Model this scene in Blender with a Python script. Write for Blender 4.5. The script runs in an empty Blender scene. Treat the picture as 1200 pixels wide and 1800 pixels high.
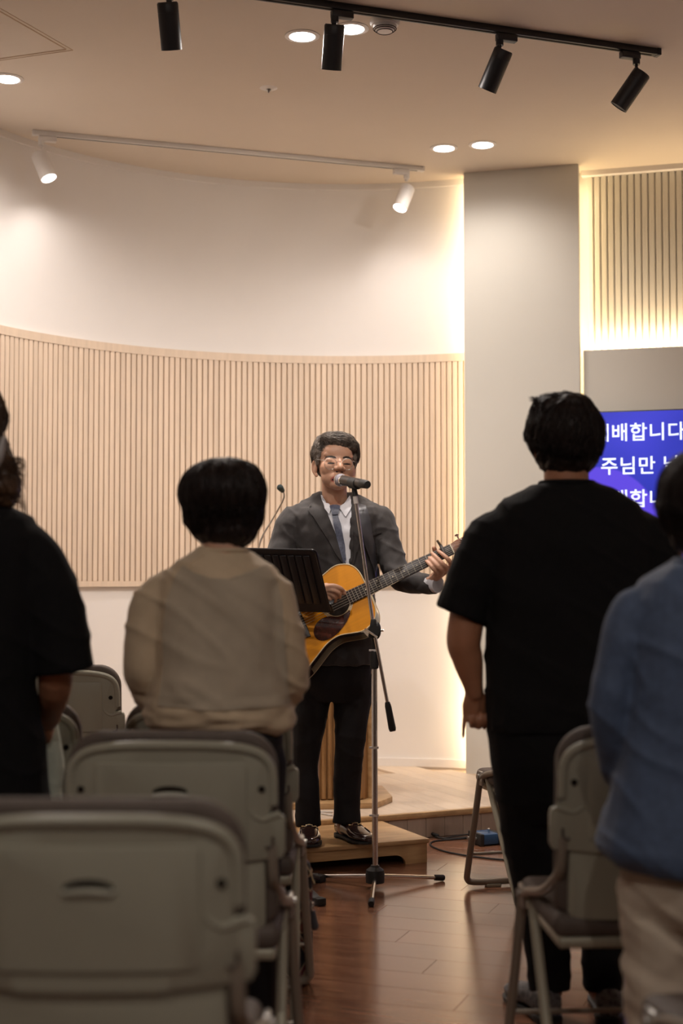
import bpy, bmesh, math, random
from mathutils import Vector, Matrix, noise, Euler
from mathutils.bvhtree import BVHTree
random.seed(7)
V = Vector
SC = bpy.context.scene
COL = SC.collection
PI = math.pi

# ------------------------------------------------------------------ camera, world, exposure
TH = math.atan(115 / 2500.0)          # the camera looks up a little
CH = 1.2
cam_d = bpy.data.cameras.new('camera'); cam = bpy.data.objects.new('camera', cam_d); COL.objects.link(cam)
cam.location = (0, 0, CH); cam.rotation_euler = (PI / 2 + TH, 0, 0)
cam_d.sensor_fit = 'VERTICAL'; cam_d.sensor_height = 36; cam_d.sensor_width = 24
cam_d.lens = 2500 / 1800 * 36
cam_d.dof.use_dof = True; cam_d.dof.focus_distance = 5.82; cam_d.dof.aperture_fstop = 2.0
cam_d.dof.aperture_blades = 9
cam_d.clip_start = 0.05
SC.camera = cam
w = bpy.data.worlds.new('world'); SC.world = w; w.use_nodes = True
w.node_tree.nodes['Background'].inputs[0].default_value = (1.0, 0.8, 0.6, 1)
w.node_tree.nodes['Background'].inputs[1].default_value = 0.02
SC.view_settings.view_transform = 'Standard'; SC.view_settings.look = 'None'
SC.view_settings.gamma = 1; SC.view_settings.use_curve_mapping = False
SC.view_settings.exposure = 0.0
SC.cycles.max_bounces = 8; SC.cycles.diffuse_bounces = 4; SC.cycles.sample_clamp_indirect = 4.0
SC.cycles.use_denoising = True
WARM = (1.0, 0.80, 0.60); WARMER = (1.0, 0.74, 0.46); NEUT = (1.0, 0.90, 0.825)

def light(kind, loc, target, power, color, parent=None, size=0.05, spot=1.0, blend=0.6, sy=None, name='lamp_light'):
    d = bpy.data.lights.new(name, kind); d.energy = power; d.color = color
    if kind == 'AREA':
        d.size = size
        if sy: d.shape = 'RECTANGLE'; d.size_y = sy
    else:
        d.shadow_soft_size = size
    if kind == 'SPOT': d.spot_size = spot; d.spot_blend = blend
    o = bpy.data.objects.new(name, d); COL.objects.link(o)
    o.location = loc
    o.rotation_euler = (V(target) - V(loc)).to_track_quat('-Z', 'Y').to_euler()
    if parent:
        bpy.context.view_layer.update()
        o.parent = parent; o.matrix_parent_inverse = parent.matrix_world.inverted()
    return o

# ------------------------------------------------------------------ pixel + real depth -> world point
def W(px, py, d):
    u = (px - 600) / 2500.0; v = (900 - py) / 2500.0
    t = d / (math.cos(TH) - v * math.sin(TH))
    return V((u * t, d, CH + t * (math.sin(TH) + v * math.cos(TH))))
def WZ(px, py, z):
    u = (px - 600) / 2500.0; v = (900 - py) / 2500.0
    k = math.sin(TH) + v * math.cos(TH)
    t = (z - CH) / k
    return V((u * t, t * (math.cos(TH) - v * math.sin(TH)), z))

# ------------------------------------------------------------------ materials
MATS = {}
def mat(name, col, rough=0.6, metal=0.0, var=0.0, scale=20, bump=0.0, bscale=200, stretch=(1, 1, 1), spec=0.5, sheen=0.0, coat=0.0, rnd=0.0, emit=None, es=0.0, col2=None, sss=0.0):
    if name in MATS: return MATS[name]
    m = bpy.data.materials.new(name); m.use_nodes = True; MATS[name] = m
    nt = m.node_tree; b = nt.nodes['Principled BSDF']
    b.inputs['Roughness'].default_value = rough; b.inputs['Metallic'].default_value = metal
    b.inputs['Base Color'].default_value = (*col, 1)
    b.inputs['Specular IOR Level'].default_value = spec
    if sheen: b.inputs['Sheen Weight'].default_value = sheen
    if coat: b.inputs['Coat Weight'].default_value = coat; b.inputs['Coat Roughness'].default_value = 0.12
    if sss:
        b.inputs['Subsurface Weight'].default_value = sss
        b.inputs['Subsurface Radius'].default_value = (0.012, 0.005, 0.003); b.inputs['Subsurface Scale'].default_value = 1
    if emit: b.inputs['Emission Color'].default_value = (*emit, 1); b.inputs['Emission Strength'].default_value = es
    L = nt.links.new
    tc = nt.nodes.new('ShaderNodeTexCoord'); mp = nt.nodes.new('ShaderNodeMapping')
    mp.inputs['Scale'].default_value = stretch; L(tc.outputs['Object'], mp.inputs['Vector'])
    if rnd:
        oi = nt.nodes.new('ShaderNodeObjectInfo'); mu = nt.nodes.new('ShaderNodeMath'); mu.operation = 'MULTIPLY'
        mu.inputs[1].default_value = 37.0; L(oi.outputs['Random'], mu.inputs[0])
        cb = nt.nodes.new('ShaderNodeCombineXYZ'); L(mu.outputs[0], cb.inputs[0]); L(mu.outputs[0], cb.inputs[1]); L(mu.outputs[0], cb.inputs[2])
        L(cb.outputs[0], mp.inputs['Location'])
    src = None
    if var or col2:
        n = nt.nodes.new('ShaderNodeTexNoise'); n.inputs['Scale'].default_value = scale; n.inputs['Detail'].default_value = 6
        n.inputs['Roughness'].default_value = 0.6; L(mp.outputs[0], n.inputs['Vector'])
        r = nt.nodes.new('ShaderNodeValToRGB'); L(n.outputs['Fac'], r.inputs[0])
        lo = [c * (1 - var) for c in col]; hi = list(col2) if col2 else [min(1, c * (1 + var)) for c in col]
        r.color_ramp.elements[0].position = 0.3; r.color_ramp.elements[1].position = 0.7
        r.color_ramp.elements[0].color = (*lo, 1); r.color_ramp.elements[1].color = (*hi, 1)
        src = r.outputs[0]
    if rnd:
        hs = nt.nodes.new('ShaderNodeHueSaturation')
        if src: L(src, hs.inputs['Color'])
        else: hs.inputs['Color'].default_value = (*col, 1)
        mr = nt.nodes.new('ShaderNodeMapRange'); L(oi.outputs['Random'], mr.inputs[0])
        mr.inputs[3].default_value = 1 - rnd; mr.inputs[4].default_value = 1 + rnd
        L(mr.outputs[0], hs.inputs['Value']); src = hs.outputs[0]
    if src: L(src, b.inputs['Base Color'])
    if bump:
        n2 = nt.nodes.new('ShaderNodeTexNoise'); n2.inputs['Scale'].default_value = bscale; n2.inputs['Detail'].default_value = 3
        L(mp.outputs[0], n2.inputs['Vector'])
        bp = nt.nodes.new('ShaderNodeBump'); bp.inputs['Strength'].default_value = bump; bp.inputs['Distance'].default_value = 0.002
        L(n2.outputs['Fac'], bp.inputs['Height']); L(bp.outputs[0], b.inputs['Normal'])
    return m

M_WALL = mat('wall_paint', (0.80, 0.77, 0.745), 0.7, var=0.015, scale=3, bump=0.05, bscale=300)
M_GREY = mat('grey_wall_paint', (0.66, 0.64, 0.58), 0.65, var=0.015, scale=3, bump=0.05, bscale=300)
M_CEIL = mat('ceiling_paint', (0.68, 0.60, 0.51), 0.8, var=0.015, scale=2, bump=0.05, bscale=250)
M_ASH = mat('pale_ash_batten', (0.72, 0.58, 0.45), 0.5, var=0.07, scale=14, stretch=(3, 3, 0.25), rnd=0.05)
M_BACK = mat('batten_backing', (0.60, 0.45, 0.31), 0.6, var=0.05, scale=14)
M_SLAT = mat('painted_slat', (0.68, 0.65, 0.57), 0.6)
M_PLANK = mat('red_brown_plank', (0.16, 0.062, 0.032), 0.2, var=0.28, scale=9, stretch=(0.6, 5, 5), rnd=0.2, bump=0.03, bscale=60, spec=0.8, coat=0.2, col2=(0.26, 0.12, 0.068))
M_SUB = mat('floor_joint', (0.06, 0.025, 0.015), 0.7)
M_STG = mat('pale_stage_plank', (0.70, 0.57, 0.44), 0.42, var=0.08, scale=8, stretch=(0.5, 5, 5), rnd=0.07)
M_RIS = mat('riser_board', (0.50, 0.42, 0.34), 0.5, var=0.10, scale=8, stretch=(4, 4, 0.5), rnd=0.07)
M_OAK = mat('oak', (0.50, 0.30, 0.13), 0.4, var=0.22, scale=6, stretch=(0.7, 6, 6), spec=0.5, col2=(0.62, 0.40, 0.20))
M_OAKV = mat('lectern_oak', (0.40, 0.21, 0.075), 0.42, var=0.25, scale=8, stretch=(6, 6, 0.5), col2=(0.52, 0.30, 0.13))
M_BLKP = mat('black_powder_coat', (0.012, 0.012, 0.014), 0.42)
M_BLKR = mat('black_rubber', (0.015, 0.014, 0.013), 0.6)
M_WHT = mat('white_fixture', (0.80, 0.77, 0.74), 0.4)
M_CHR = mat('chrome', (0.72, 0.68, 0.64), 0.16, 1.0)
M_STL = mat('grey_steel', (0.42, 0.40, 0.37), 0.35, 0.8)
M_LAMP = mat('lamp_glow', (1, 1, 1), 0.5, emit=(1.0, 0.93, 0.88), es=14)
M_LED = mat('led_strip', (1, 1, 1), 0.5, emit=(1.0, 0.72, 0.38), es=9)
M_TUBE = mat('chair_tube', (0.27, 0.225, 0.175), 0.38, 0.25)
M_TUBEP = mat('chair_leg_pale', (0.36, 0.33, 0.25), 0.4, 0.2)
M_SHELL = mat('chair_shell', (0.325, 0.31, 0.24), 0.34, var=0.04, scale=5, bump=0.12, bscale=700)
M_CUSH = mat('chair_cushion', (0.10, 0.075, 0.06), 0.62, var=0.1, scale=30, bump=0.25, bscale=900)
M_DARK = mat('dark_recess', (0.018, 0.013, 0.010), 0.9, spec=0.1)  # near-black colour standing for shade in slots and sound hole; screws too
M_SKIN = mat('face_skin', (0.54, 0.30, 0.195), 0.5, var=0.07, scale=25, sss=0.15, bump=0.12, bscale=500)
M_SKIN2 = mat('tanned_skin', (0.36, 0.155, 0.08), 0.5, var=0.08, scale=25, sss=0.1, bump=0.1, bscale=400)
M_LIP = mat('lip', (0.42, 0.13, 0.10), 0.4)
M_MOUTH = mat('mouth_dark', (0.05, 0.015, 0.012), 0.5)
M_BROW = mat('brow_hair', (0.030, 0.022, 0.018), 0.7)
M_HAIRG = mat('greying_hair', (0.060, 0.044, 0.034), 0.5, var=0.4, scale=60, col2=(0.19, 0.15, 0.12))
M_HAIR = mat('black_hair', (0.016, 0.009, 0.007), 0.5, spec=0.3, var=0.3, scale=50)
M_HAIRB = mat('brown_hair', (0.045, 0.02, 0.010), 0.42, var=0.5, scale=40, col2=(0.10, 0.05, 0.022))
M_SUIT = mat('charcoal_suit', (0.029, 0.024, 0.023), 0.75, var=0.15, scale=180, bump=0.3, bscale=1200, sheen=0.15)
M_TROU = mat('dark_trousers', (0.010, 0.008, 0.0085), 0.8, var=0.15, scale=150, bump=0.3, bscale=1200, spec=0.3)
M_SHIRT = mat('white_shirt', (0.72, 0.72, 0.76), 0.7)
M_TIE = mat('slate_blue_tie', (0.085, 0.095, 0.14), 0.42, var=0.35, scale=160)
M_SHOE = mat('oxblood_leather', (0.030, 0.013, 0.011), 0.16, coat=0.5)
M_TEE = mat('black_cotton', (0.0042, 0.0036, 0.0038), 0.9, var=0.2, scale=60, bump=0.3, bscale=900, spec=0.25)
M_TEE2 = mat('black_knit', (0.0045, 0.0040, 0.0045), 0.9, var=0.2, scale=60, spec=0.25)
M_BLUE = mat('blue_chambray', (0.055, 0.082, 0.145), 0.75, var=0.18, scale=70, sheen=0.1, bump=0.3, bscale=800)
M_CHINO = mat('beige_cotton', (0.52, 0.43, 0.33), 0.8, var=0.06, scale=20, bump=0.25, bscale=600)
M_BEIGE = mat('beige_gauze', (0.56, 0.43, 0.285), 0.8, var=0.10, scale=9, bump=0.4, bscale=900, sheen=0.1)
M_BEIGE2 = mat('grey_beige_underlayer', (0.455, 0.375, 0.275), 0.8, var=0.10, scale=7, bump=0.4, bscale=900)
M_SPRUCE = mat('amber_spruce', (0.60, 0.225, 0.0), 0.42, var=0.07, scale=6, stretch=(1, 22, 1), spec=0.2)
M_ROSE = mat('dark_rosewood', (0.035, 0.014, 0.009), 0.14, var=0.3, scale=12, coat=0.8)
M_EBON = mat('ebony', (0.022, 0.014, 0.012), 0.35)
M_MAHOG = mat('mahogany', (0.20, 0.065, 0.022), 0.3, var=0.2, scale=10, stretch=(1, 8, 8), coat=0.4)
M_BIND = mat('cream_binding', (0.62, 0.50, 0.30), 0.4)
M_ROS = mat('rosette_inlay', (0.45, 0.33, 0.18), 0.35, var=0.5, scale=260)
M_TORT = mat('tortoise_pickguard', (0.030, 0.009, 0.008), 0.10, var=0.5, scale=45, coat=0.7, col2=(0.075, 0.02, 0.012))
M_FRET = mat('nickel_fret', (0.75, 0.70, 0.60), 0.3, 0.9)
M_BONE = mat('bone', (0.75, 0.66, 0.48), 0.4)
M_LEATH = mat('black_leather', (0.055, 0.053, 0.060), 0.36)
M_GOLD = mat('gold_metal', (0.65, 0.5, 0.28), 0.25, 1.0)
M_MESH = mat('grille_steel', (0.36, 0.35, 0.40), 0.35, 0.85, bump=1.0, bscale=900)
M_MICB = mat('mic_body', (0.05, 0.042, 0.038), 0.35, 0.4)
M_TOTE = mat('pale_green_cloth', (0.58, 0.61, 0.50), 0.85, var=0.06, scale=20)
M_NAVY = mat('navy_cloth', (0.015, 0.03, 0.06), 0.8)
M_BLUEP = mat('blue_box_paint', (0.03, 0.095, 0.22), 0.35, 0.3)
M_CLEAR = mat('clear_clip', (0.7, 0.66, 0.62), 0.3)
M_GLASS = mat('lens_glass', (1, 1, 1), 0.02)
def _glass():
    nt = M_GLASS.node_tree; b = nt.nodes['Principled BSDF']
    tr = nt.nodes.new('ShaderNodeBsdfTransparent'); gl = nt.nodes.new('ShaderNodeBsdfGlossy'); gl.inputs['Roughness'].default_value = 0.03
    mx = nt.nodes.new('ShaderNodeMixShader'); fr = nt.nodes.new('ShaderNodeFresnel'); fr.inputs[0].default_value = 1.35
    nt.links.new(fr.outputs[0], mx.inputs[0]); nt.links.new(tr.outputs[0], mx.inputs[1]); nt.links.new(gl.outputs[0], mx.inputs[2])
    nt.links.new(mx.outputs[0], nt.nodes['Material Output'].inputs['Surface'])
_glass()

# ------------------------------------------------------------------ objects
def tag(o, label=None, cat=None, group=None, kind=None):
    if label: o['label'] = label
    if cat: o['category'] = cat
    if group: o['group'] = group
    if kind: o['kind'] = kind
    return o
def thing(name, label, cat, loc=(0, 0, 0), rz=0, group=None, kind=None):
    o = bpy.data.objects.new(name, None); COL.objects.link(o); o.empty_display_size = 0.1
    o.location = loc; o.rotation_euler = (0, 0, rz)
    bpy.context.view_layer.update()
    return tag(o, label, cat, group, kind)

def frame_of(axis, ref=None):
    a = V(axis).normalized()
    r = V(ref) if ref is not None else (V((0, 0, 1)) if abs(a.z) < 0.9 else V((1, 0, 0)))
    u = r.cross(a)
    if u.length < 1e-5: u = V((1, 0, 0)).cross(a)
    u.normalize(); v = a.cross(u).normalized()
    return u, v, a
def catmull(pts, k=6):
    P = [V(p) for p in pts]
    if len(P) < 3: return P
    out = []
    for i in range(len(P) - 1):
        p0 = P[i - 1] if i else P[0] * 2 - P[1]; p1 = P[i]; p2 = P[i + 1]; p3 = P[i + 2] if i + 2 < len(P) else P[-1] * 2 - P[-2]
        for j in range(k):
            t = j / k
            out.append(0.5 * ((2 * p1) + (p2 - p0) * t + (2 * p0 - 5 * p1 + 4 * p2 - p3) * t * t + (3 * p1 - p0 - 3 * p2 + p3) * t ** 3))
    out.append(P[-1]); return out

class G:
    def __init__(s): s.v = []; s.f = []
    def add(s, vs, fs, M=None):
        o = len(s.v)
        s.v += [tuple(M @ V(x)) for x in vs] if M is not None else [tuple(x) for x in vs]
        s.f += [[i + o for i in f] for f in fs]
        return s
    def bm(s, b, M=None):
        b.verts.index_update()
        s.add([x.co.copy() for x in b.verts], [[x.index for x in f.verts] for f in b.faces], M); b.free(); return s
    def box(s, c, size, M=None, bev=0.0, seg=2, rot=None):
        b = bmesh.new(); bmesh.ops.create_cube(b, size=1)
        bmesh.ops.scale(b, vec=V(size), verts=b.verts)
        if bev: bmesh.ops.bevel(b, geom=list(b.edges), offset=bev, segments=seg, profile=0.5, affect='EDGES')
        T = Matrix.Translation(V(c)) @ (rot.to_matrix().to_4x4() if rot is not None else Matrix())
        return s.bm(b, (M @ T) if M is not None else T)
    def rings(s, rs, cap=True, closed=False):
        n = len(rs[0]); o = len(s.v)
        for r in rs: s.v += [tuple(p) for p in r]
        m = len(rs)
        for i in range(m - 1 + (1 if closed else 0)):
            for j in range(n):
                a = o + i * n + j; b = o + i * n + (j + 1) % n; i2 = (i + 1) % m
                c = o + i2 * n + (j + 1) % n; d = o + i2 * n + j
                s.f.append([a, b, c, d])
        if cap and not closed:
            s.f.append([o + j for j in range(n)][::-1]); s.f.append([o + (m - 1) * n + j for j in range(n)])
        return s
    def tube(s, pts, r, n=12, smooth=0, M=None, ref=None, flat=None, closed=False):
        """tube along pts; r number or list; flat=(a,b) scales the section"""
        P = [V(p) for p in pts]; R = r if isinstance(r, (list, tuple)) else [r] * len(P)
        if smooth:
            Q = catmull(P, smooth); RR = []
            for i in range(len(Q)):
                t = i / (len(Q) - 1) * (len(P) - 1); k = min(int(t), len(P) - 2); RR.append(R[k] + (R[k + 1] - R[k]) * (t - k))
            P, R = Q, RR
        if M is not None: P = [M @ p for p in P]
        fa, fb = flat or (1, 1); u = None; rs = []
        for i, p in enumerate(P):
            if closed: t = P[(i + 1) % len(P)] - P[i - 1]
            else: t = (P[min(i + 1, len(P) - 1)] - P[max(i - 1, 0)])
            t.normalize()
            if u is None or ref is not None: u, v, _ = frame_of(t, ref)
            else:
                u = (u - t * u.dot(t)); u.normalize(); v = t.cross(u)
            rs.append([p + (u * math.cos(2 * PI * j / n) * fa + v * math.sin(2 * PI * j / n) * fb) * R[i] for j in range(n)])
        return s.rings(rs, closed=closed)
    def limb(s, pts, r, n=16, smooth=5, e0=True, e1=True, ref=None, flat=None):
        """tapered limb with round ends"""
        P = [V(p) for p in pts]; R = list(r) if isinstance(r, (list, tuple)) else [r] * len(P)
        Q = catmull(P, smooth) if len(P) > 2 else [P[0] + (P[1] - P[0]) * i / 4 for i in range(5)]
        RR = []
        for i in range(len(Q)):
            t = i / (len(Q) - 1) * (len(P) - 1); k = min(int(t), len(P) - 2); f = t - k; f = f * f * (3 - 2 * f) * 0.5 + f * 0.5
            RR.append(R[k] + (R[k + 1] - R[k]) * f)
        a = (Q[1] - Q[0]).normalized(); b = (Q[-1] - Q[-2]).normalized()
        if e0: Q = [Q[0] - a * RR[0] * c for c in (0.97, 0.8, 0.45)] + Q; RR = [RR[0] * c for c in (0.24, 0.6, 0.89)] + RR
        if e1: Q = Q + [Q[-1] + b * RR[-1] * c for c in (0.45, 0.8, 0.97)]; RR = RR + [RR[-1] * c for c in (0.89, 0.6, 0.24)]
        return s.tube(Q, RR, n=n, ref=ref, flat=flat)
    def ell(s, c, r, R=None, sub=3):
        b = bmesh.new(); bmesh.ops.create_icosphere(b, subdivisions=sub, radius=1)
        r = (r, r, r) if not isinstance(r, (tuple, list)) else r
        M = Matrix.Translation(V(c)) @ ((R.to_4x4()) if R is not None else Matrix()) @ Matrix.Diagonal((*r, 1))
        return s.bm(b, M)
    def lathe(s, prof, n=24, M=None, c=(0, 0, 0)):
        rs = [[V((c[0] + r * math.cos(2 * PI * j / n), c[1] + r * math.sin(2 * PI * j / n), c[2] + z)) for j in range(n)] for r, z in prof]
        if M is not None: rs = [[M @ p for p in r] for r in rs]
        return s.rings(rs)
    def cyl(s, a, b, r, n=16, r2=None):
        a, b = V(a), V(b); return s.tube([a, b], [r, r if r2 is None else r2], n=n)
    def prism(s, poly, z0, z1, M=None, bev=0.0):
        b = bmesh.new(); vs = [b.verts.new((p[0], p[1], z0)) for p in poly]
        f = b.faces.new(vs); ex = bmesh.ops.extrude_face_region(b, geom=[f])
        bmesh.ops.translate(b, vec=(0, 0, z1 - z0), verts=[x for x in ex['geom'] if isinstance(x, bmesh.types.BMVert)])
        bmesh.ops.recalc_face_normals(b, faces=b.faces)
        if bev: bmesh.ops.bevel(b, geom=[e for e in b.edges], offset=bev, segments=2, profile=0.5, affect='EDGES')
        return s.bm(b, M)

def mk(name, g, m, parent=None, smooth=True, local=False, angle=0.6):
    me = bpy.data.meshes.new(name); vs = g.v
    if parent is not None and not local:
        Mi = parent.matrix_world.inverted(); vs = [tuple(Mi @ V(p)) for p in vs]
    me.from_pydata(vs, [], g.f)
    b = bmesh.new(); b.from_mesh(me); bmesh.ops.recalc_face_normals(b, faces=b.faces); b.to_mesh(me); b.free()
    if m: me.materials.append(m)
    if smooth:
        me.shade_smooth(); me.set_sharp_from_angle(angle=angle)
    o = bpy.data.objects.new(name, me); COL.objects.link(o)
    if parent is not None: o.parent = parent
    if parent is not None: bpy.context.view_layer.update()
    return o
def world_bvh(o):
    me = o.data; M = o.matrix_world
    return BVHTree.FromPolygons([M @ v.co for v in me.vertices], [list(p.vertices) for p in me.polygons])

def organic(name, g, m, parent, voxel=0.006, smooth=5, disp=None):
    """one continuous skin over overlapping closed shapes"""
    me = bpy.data.meshes.new(name + '_src'); me.from_pydata(g.v, [], g.f)
    b = bmesh.new(); b.from_mesh(me); bmesh.ops.recalc_face_normals(b, faces=b.faces); b.to_mesh(me); b.free()
    t = bpy.data.objects.new(name + '_src', me); COL.objects.link(t)
    r = t.modifiers.new('r', 'REMESH'); r.mode = 'VOXEL'; r.voxel_size = voxel
    if smooth:
        s = t.modifiers.new('s', 'SMOOTH'); s.factor = 0.5; s.iterations = smooth
    dg = bpy.context.evaluated_depsgraph_get()
    nm = bpy.data.meshes.new_from_object(t.evaluated_get(dg))
    bpy.data.objects.remove(t); bpy.data.meshes.remove(me)
    if disp:
        ns = [v.normal.copy() for v in nm.vertices]
        for v, n in zip(nm.vertices, ns): v.co += n * disp(v.co, n)
    if parent is not None: nm.transform(parent.matrix_world.inverted())
    nm.materials.clear(); nm.materials.append(m); nm.shade_smooth(); nm.name = name
    o = bpy.data.objects.new(name, nm); COL.objects.link(o)
    if parent is not None: o.parent = parent
    bpy.context.view_layer.update()
    return o

def shell(b, D, th):
    """give an open sheet a back and a rim"""
    bmesh.ops.recalc_face_normals(b, faces=b.faces); b.normal_update()
    if sum(f.normal.dot(D) * f.calc_area() for f in b.faces) > 0: bmesh.ops.reverse_faces(b, faces=b.faces)
    b.normal_update(); b.verts.index_update(); vs = [v.co.copy() for v in b.verts]
    nr = [(v.normal * 0.6 - D * 0.4).normalized() for v in b.verts]; n = len(vs)
    vs += [v - q * th for v, q in zip(vs, nr)]
    fs = [[v.index for v in f.verts] for f in b.faces]; fs += [[i + n for i in f][::-1] for f in fs]
    for e in b.edges:
        if len(e.link_faces) == 1:
            x, y = e.verts[0].index, e.verts[1].index; fs.append([x, y, y + n, x + n])
    b.free(); g = G(); g.v = [tuple(v) for v in vs]; g.f = fs
    return g
def drape(name, poly, bvh, m, parent, off=0.004, th=0.003, d=5.8, grid=0.012, dirn=(0, 1, 0), px=True, back=1.0):
    """a cloth piece cut to an outline and laid onto a surface"""
    P = [W(x, y, d) for x, y in poly] if px else [V(p) for p in poly]
    b = bmesh.new(); f = b.faces.new([b.verts.new((p.x, 0, p.z)) for p in P])
    bmesh.ops.triangulate(b, faces=b.faces)
    xs = [p.x for p in P]; zs = [p.z for p in P]
    for lo, hi, no in ((min(xs), max(xs), (1, 0, 0)), (min(zs), max(zs), (0, 0, 1))):
        k = int((hi - lo) / grid)
        for i in range(1, k + 1):
            c = lo + (hi - lo) * i / (k + 1)
            bmesh.ops.bisect_plane(b, geom=list(b.verts) + list(b.edges) + list(b.faces), plane_co=(c, 0, c), plane_no=no)
    D = V(dirn).normalized(); last = None; hits = {}; miss = []
    for v in b.verts:
        o = V((v.co.x, d, v.co.z)) - D * 0.5
        h = bvh.ray_cast(o, D, 1.2)
        if h[0] is None: miss.append(v); continue
        n = h[1] if h[1].dot(D) < 0 else -h[1]
        n = (n - D * 0.8).normalized()
        hits[v] = h[0] + n * off
    hp = [(V((v.co.x, 0, v.co.z)), p) for v, p in hits.items()]
    for v in miss:
        q = min(hp, key=lambda a: (a[0] - v.co).length) if hp else (v.co, V((v.co.x, d, v.co.z)))
        hits[v] = q[1] + V((v.co.x - q[0].x, 0, v.co.z - q[0].z))
    for v in b.verts: v.co = hits[v]
    b.verts.index_update(); b.faces.ensure_lookup_table()
    return mk(name, shell(b, D, th), m, parent, angle=1.0)

def copy_tree(o, parent=None):
    c = o.copy(); COL.objects.link(c)
    if parent is not None: c.parent = parent
    for ch in list(o.children): copy_tree(ch, c)
    return c
def struct(name, g, m, parent=None, smooth=False):
    o = mk(name, g, m, parent, smooth=smooth)
    if parent is None: o['kind'] = 'structure'
    return o
# ------------------------------------------------------------------ the room
CZ = 3.5
CC = V((0.02, 6.19)); CR = 2.05                  # apse circle
def ang_of(x): return math.acos((x - CC.x) / CR)
def arc_pt(a, r): return V((CC.x + r * math.cos(a), CC.y + r * math.sin(a)))
g = G(); g.box((0.1, 2.6, -0.062), (7.4, 11.6, 0.1)); floor = struct('floor', g, M_SUB)
g = G(); g.box((0.1, 2.6, CZ + 0.05), (7.4, 11.6, 0.1)); ceiling = struct('ceiling', g, M_CEIL)
# curved wall
A0, A1 = ang_of(0.98), PI
g = G(); n = 72
for lo, hi, r, th in ((0.0, CZ, CR, 0.12),):
    ins = [arc_pt(A0 + (A1 - A0) * i / n, r) for i in range(n + 1)]; out = [arc_pt(A0 + (A1 - A0) * i / n, r + th) for i in range(n + 1)]
    g.rings([[V((*ins[i], lo)), V((*ins[i], hi)), V((*out[i], hi)), V((*out[i], lo))] for i in range(n + 1)])
wall_back = struct('wall_back', g, M_WALL, smooth=True)
def arc_band(name, z0, z1, r0, r1, m, parent, a0=None, a1=None):
    g = G(); a0 = a0 or A0; a1 = a1 or A1
    g.rings([[V((*arc_pt(a0 + (a1 - a0) * i / n, r0), z0)), V((*arc_pt(a0 + (a1 - a0) * i / n, r0), z1)),
              V((*arc_pt(a0 + (a1 - a0) * i / n, r1), z1)), V((*arc_pt(a0 + (a1 - a0) * i / n, r1), z0))] for i in range(n + 1)])
    return mk(name, g, m, parent)
BZ0, BZ1 = 1.15, 2.485
arc_band('batten_backing', BZ0, BZ1, CR - 0.006, CR + 0.01, M_BACK, wall_back)
arc_band('top_rail', BZ1 - 0.045, BZ1, CR - 0.026, CR + 0.01, M_ASH, wall_back)
arc_band('bottom_rail', BZ0, BZ0 + 0.03, CR - 0.026, CR + 0.01, M_ASH, wall_back)
arc_band('cornice', CZ - 0.035, CZ, CR - 0.012, CR + 0.01, M_WALL, wall_back)
arc_band('skirting', 0.12, 0.165, CR - 0.012, CR + 0.01, M_WALL, wall_back)
pitch = 0.0335 / CR; k = int((A1 - A0) / pitch)
g = G(); g.box((0, 0, 0), (0.0262, 0.018, BZ1 - BZ0 - 0.075), bev=0.0015, seg=1)
first = mk('batten', g, M_ASH, wall_back, smooth=False, local=True)
for i in range(k):
    a = A0 + (i + 0.5) * pitch
    o = first if i == 0 else first.copy()
    if i: COL.objects.link(o)
    p = arc_pt(a, CR - 0.015); o.location = (p.x, p.y, (BZ0 + BZ1) / 2 - 0.0075); o.rotation_euler = (0, 0, a + PI / 2)
# other walls
g = G(); g.box((-2.72, 6.24, CZ / 2), (1.3, 0.1, CZ)); struct('wall_left_return', g, M_WALL)
g = G(); g.box((-3.35, 2.0, CZ / 2), (0.1, 8.6, CZ)); struct('wall_left', g, M_WALL)
g = G(); g.box((3.6, 2.6, CZ / 2), (0.1, 10.4, CZ)); struct('wall_right', g, M_WALL)
g = G(); g.box((0.1, -2.6, CZ / 2), (7.1, 0.1, CZ)); struct('wall_front', g, M_WALL)
# pillar and screen wall: one turned frame, x along the wall, y into it
PA = V((0.694, 8.0, 0)); PB = V((1.318, 7.82, 0)); U = (PB - PA).normalized(); N = V((-U.y, U.x, 0))   # N points away from camera
ya = math.atan2(U.y, U.x)
MW = Matrix.Translation(PA) @ Matrix.Rotation(ya, 4, 'Z')
LP = (PB - PA).length
g = G(); g.box((LP / 2, 0.02, CZ / 2), (LP, 0.04, CZ), M=MW, bev=0.002, seg=1)
g.box((LP - 0.10, 0.20, CZ / 2), (0.12, 0.34, CZ), M=MW)
pillar = struct('pillar', g, M_GREY)
SD = 0.17                                     # recess of slatted wall
g = G(); g.box((LP + 1.2, SD + 0.07, CZ / 2), (2.9, 0.1, CZ), M=MW); wall_s = struct('wall_back_right', g, M_GREY)
g = G(); g.box((LP + 1.215, 0.035 + 0.025, (2.46 + 0.12) / 2 ), (2.4, 0.05, 2.46 - 0.12), M=MW, bev=0.003, seg=1)
lowp = struct('wall_panel_right', g, M_GREY)
g = G(); g.box((0, 0, 0), (0.027, 0.014, CZ - 0.03 - 2.40), bev=0.002, seg=1)
s0 = mk('slat', g, M_SLAT, wall_s, smooth=False, local=True)
for i in range(62):
    o = s0 if i == 0 else s0.copy()
    if i: COL.objects.link(o)
    p = MW @ V((LP + 0.045 + i * 0.0378, SD + 0.013, 0)); o.location = (p.x, p.y, (CZ - 0.03 + 2.40) / 2); o.rotation_euler = (0, 0, ya)
g = G(); g.box((LP + 1.2, SD - 0.005, CZ - 0.015), (2.4, 0.05, 0.03), M=MW); mk('cornice', g, M_WALL, wall_s, smooth=False)
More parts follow.
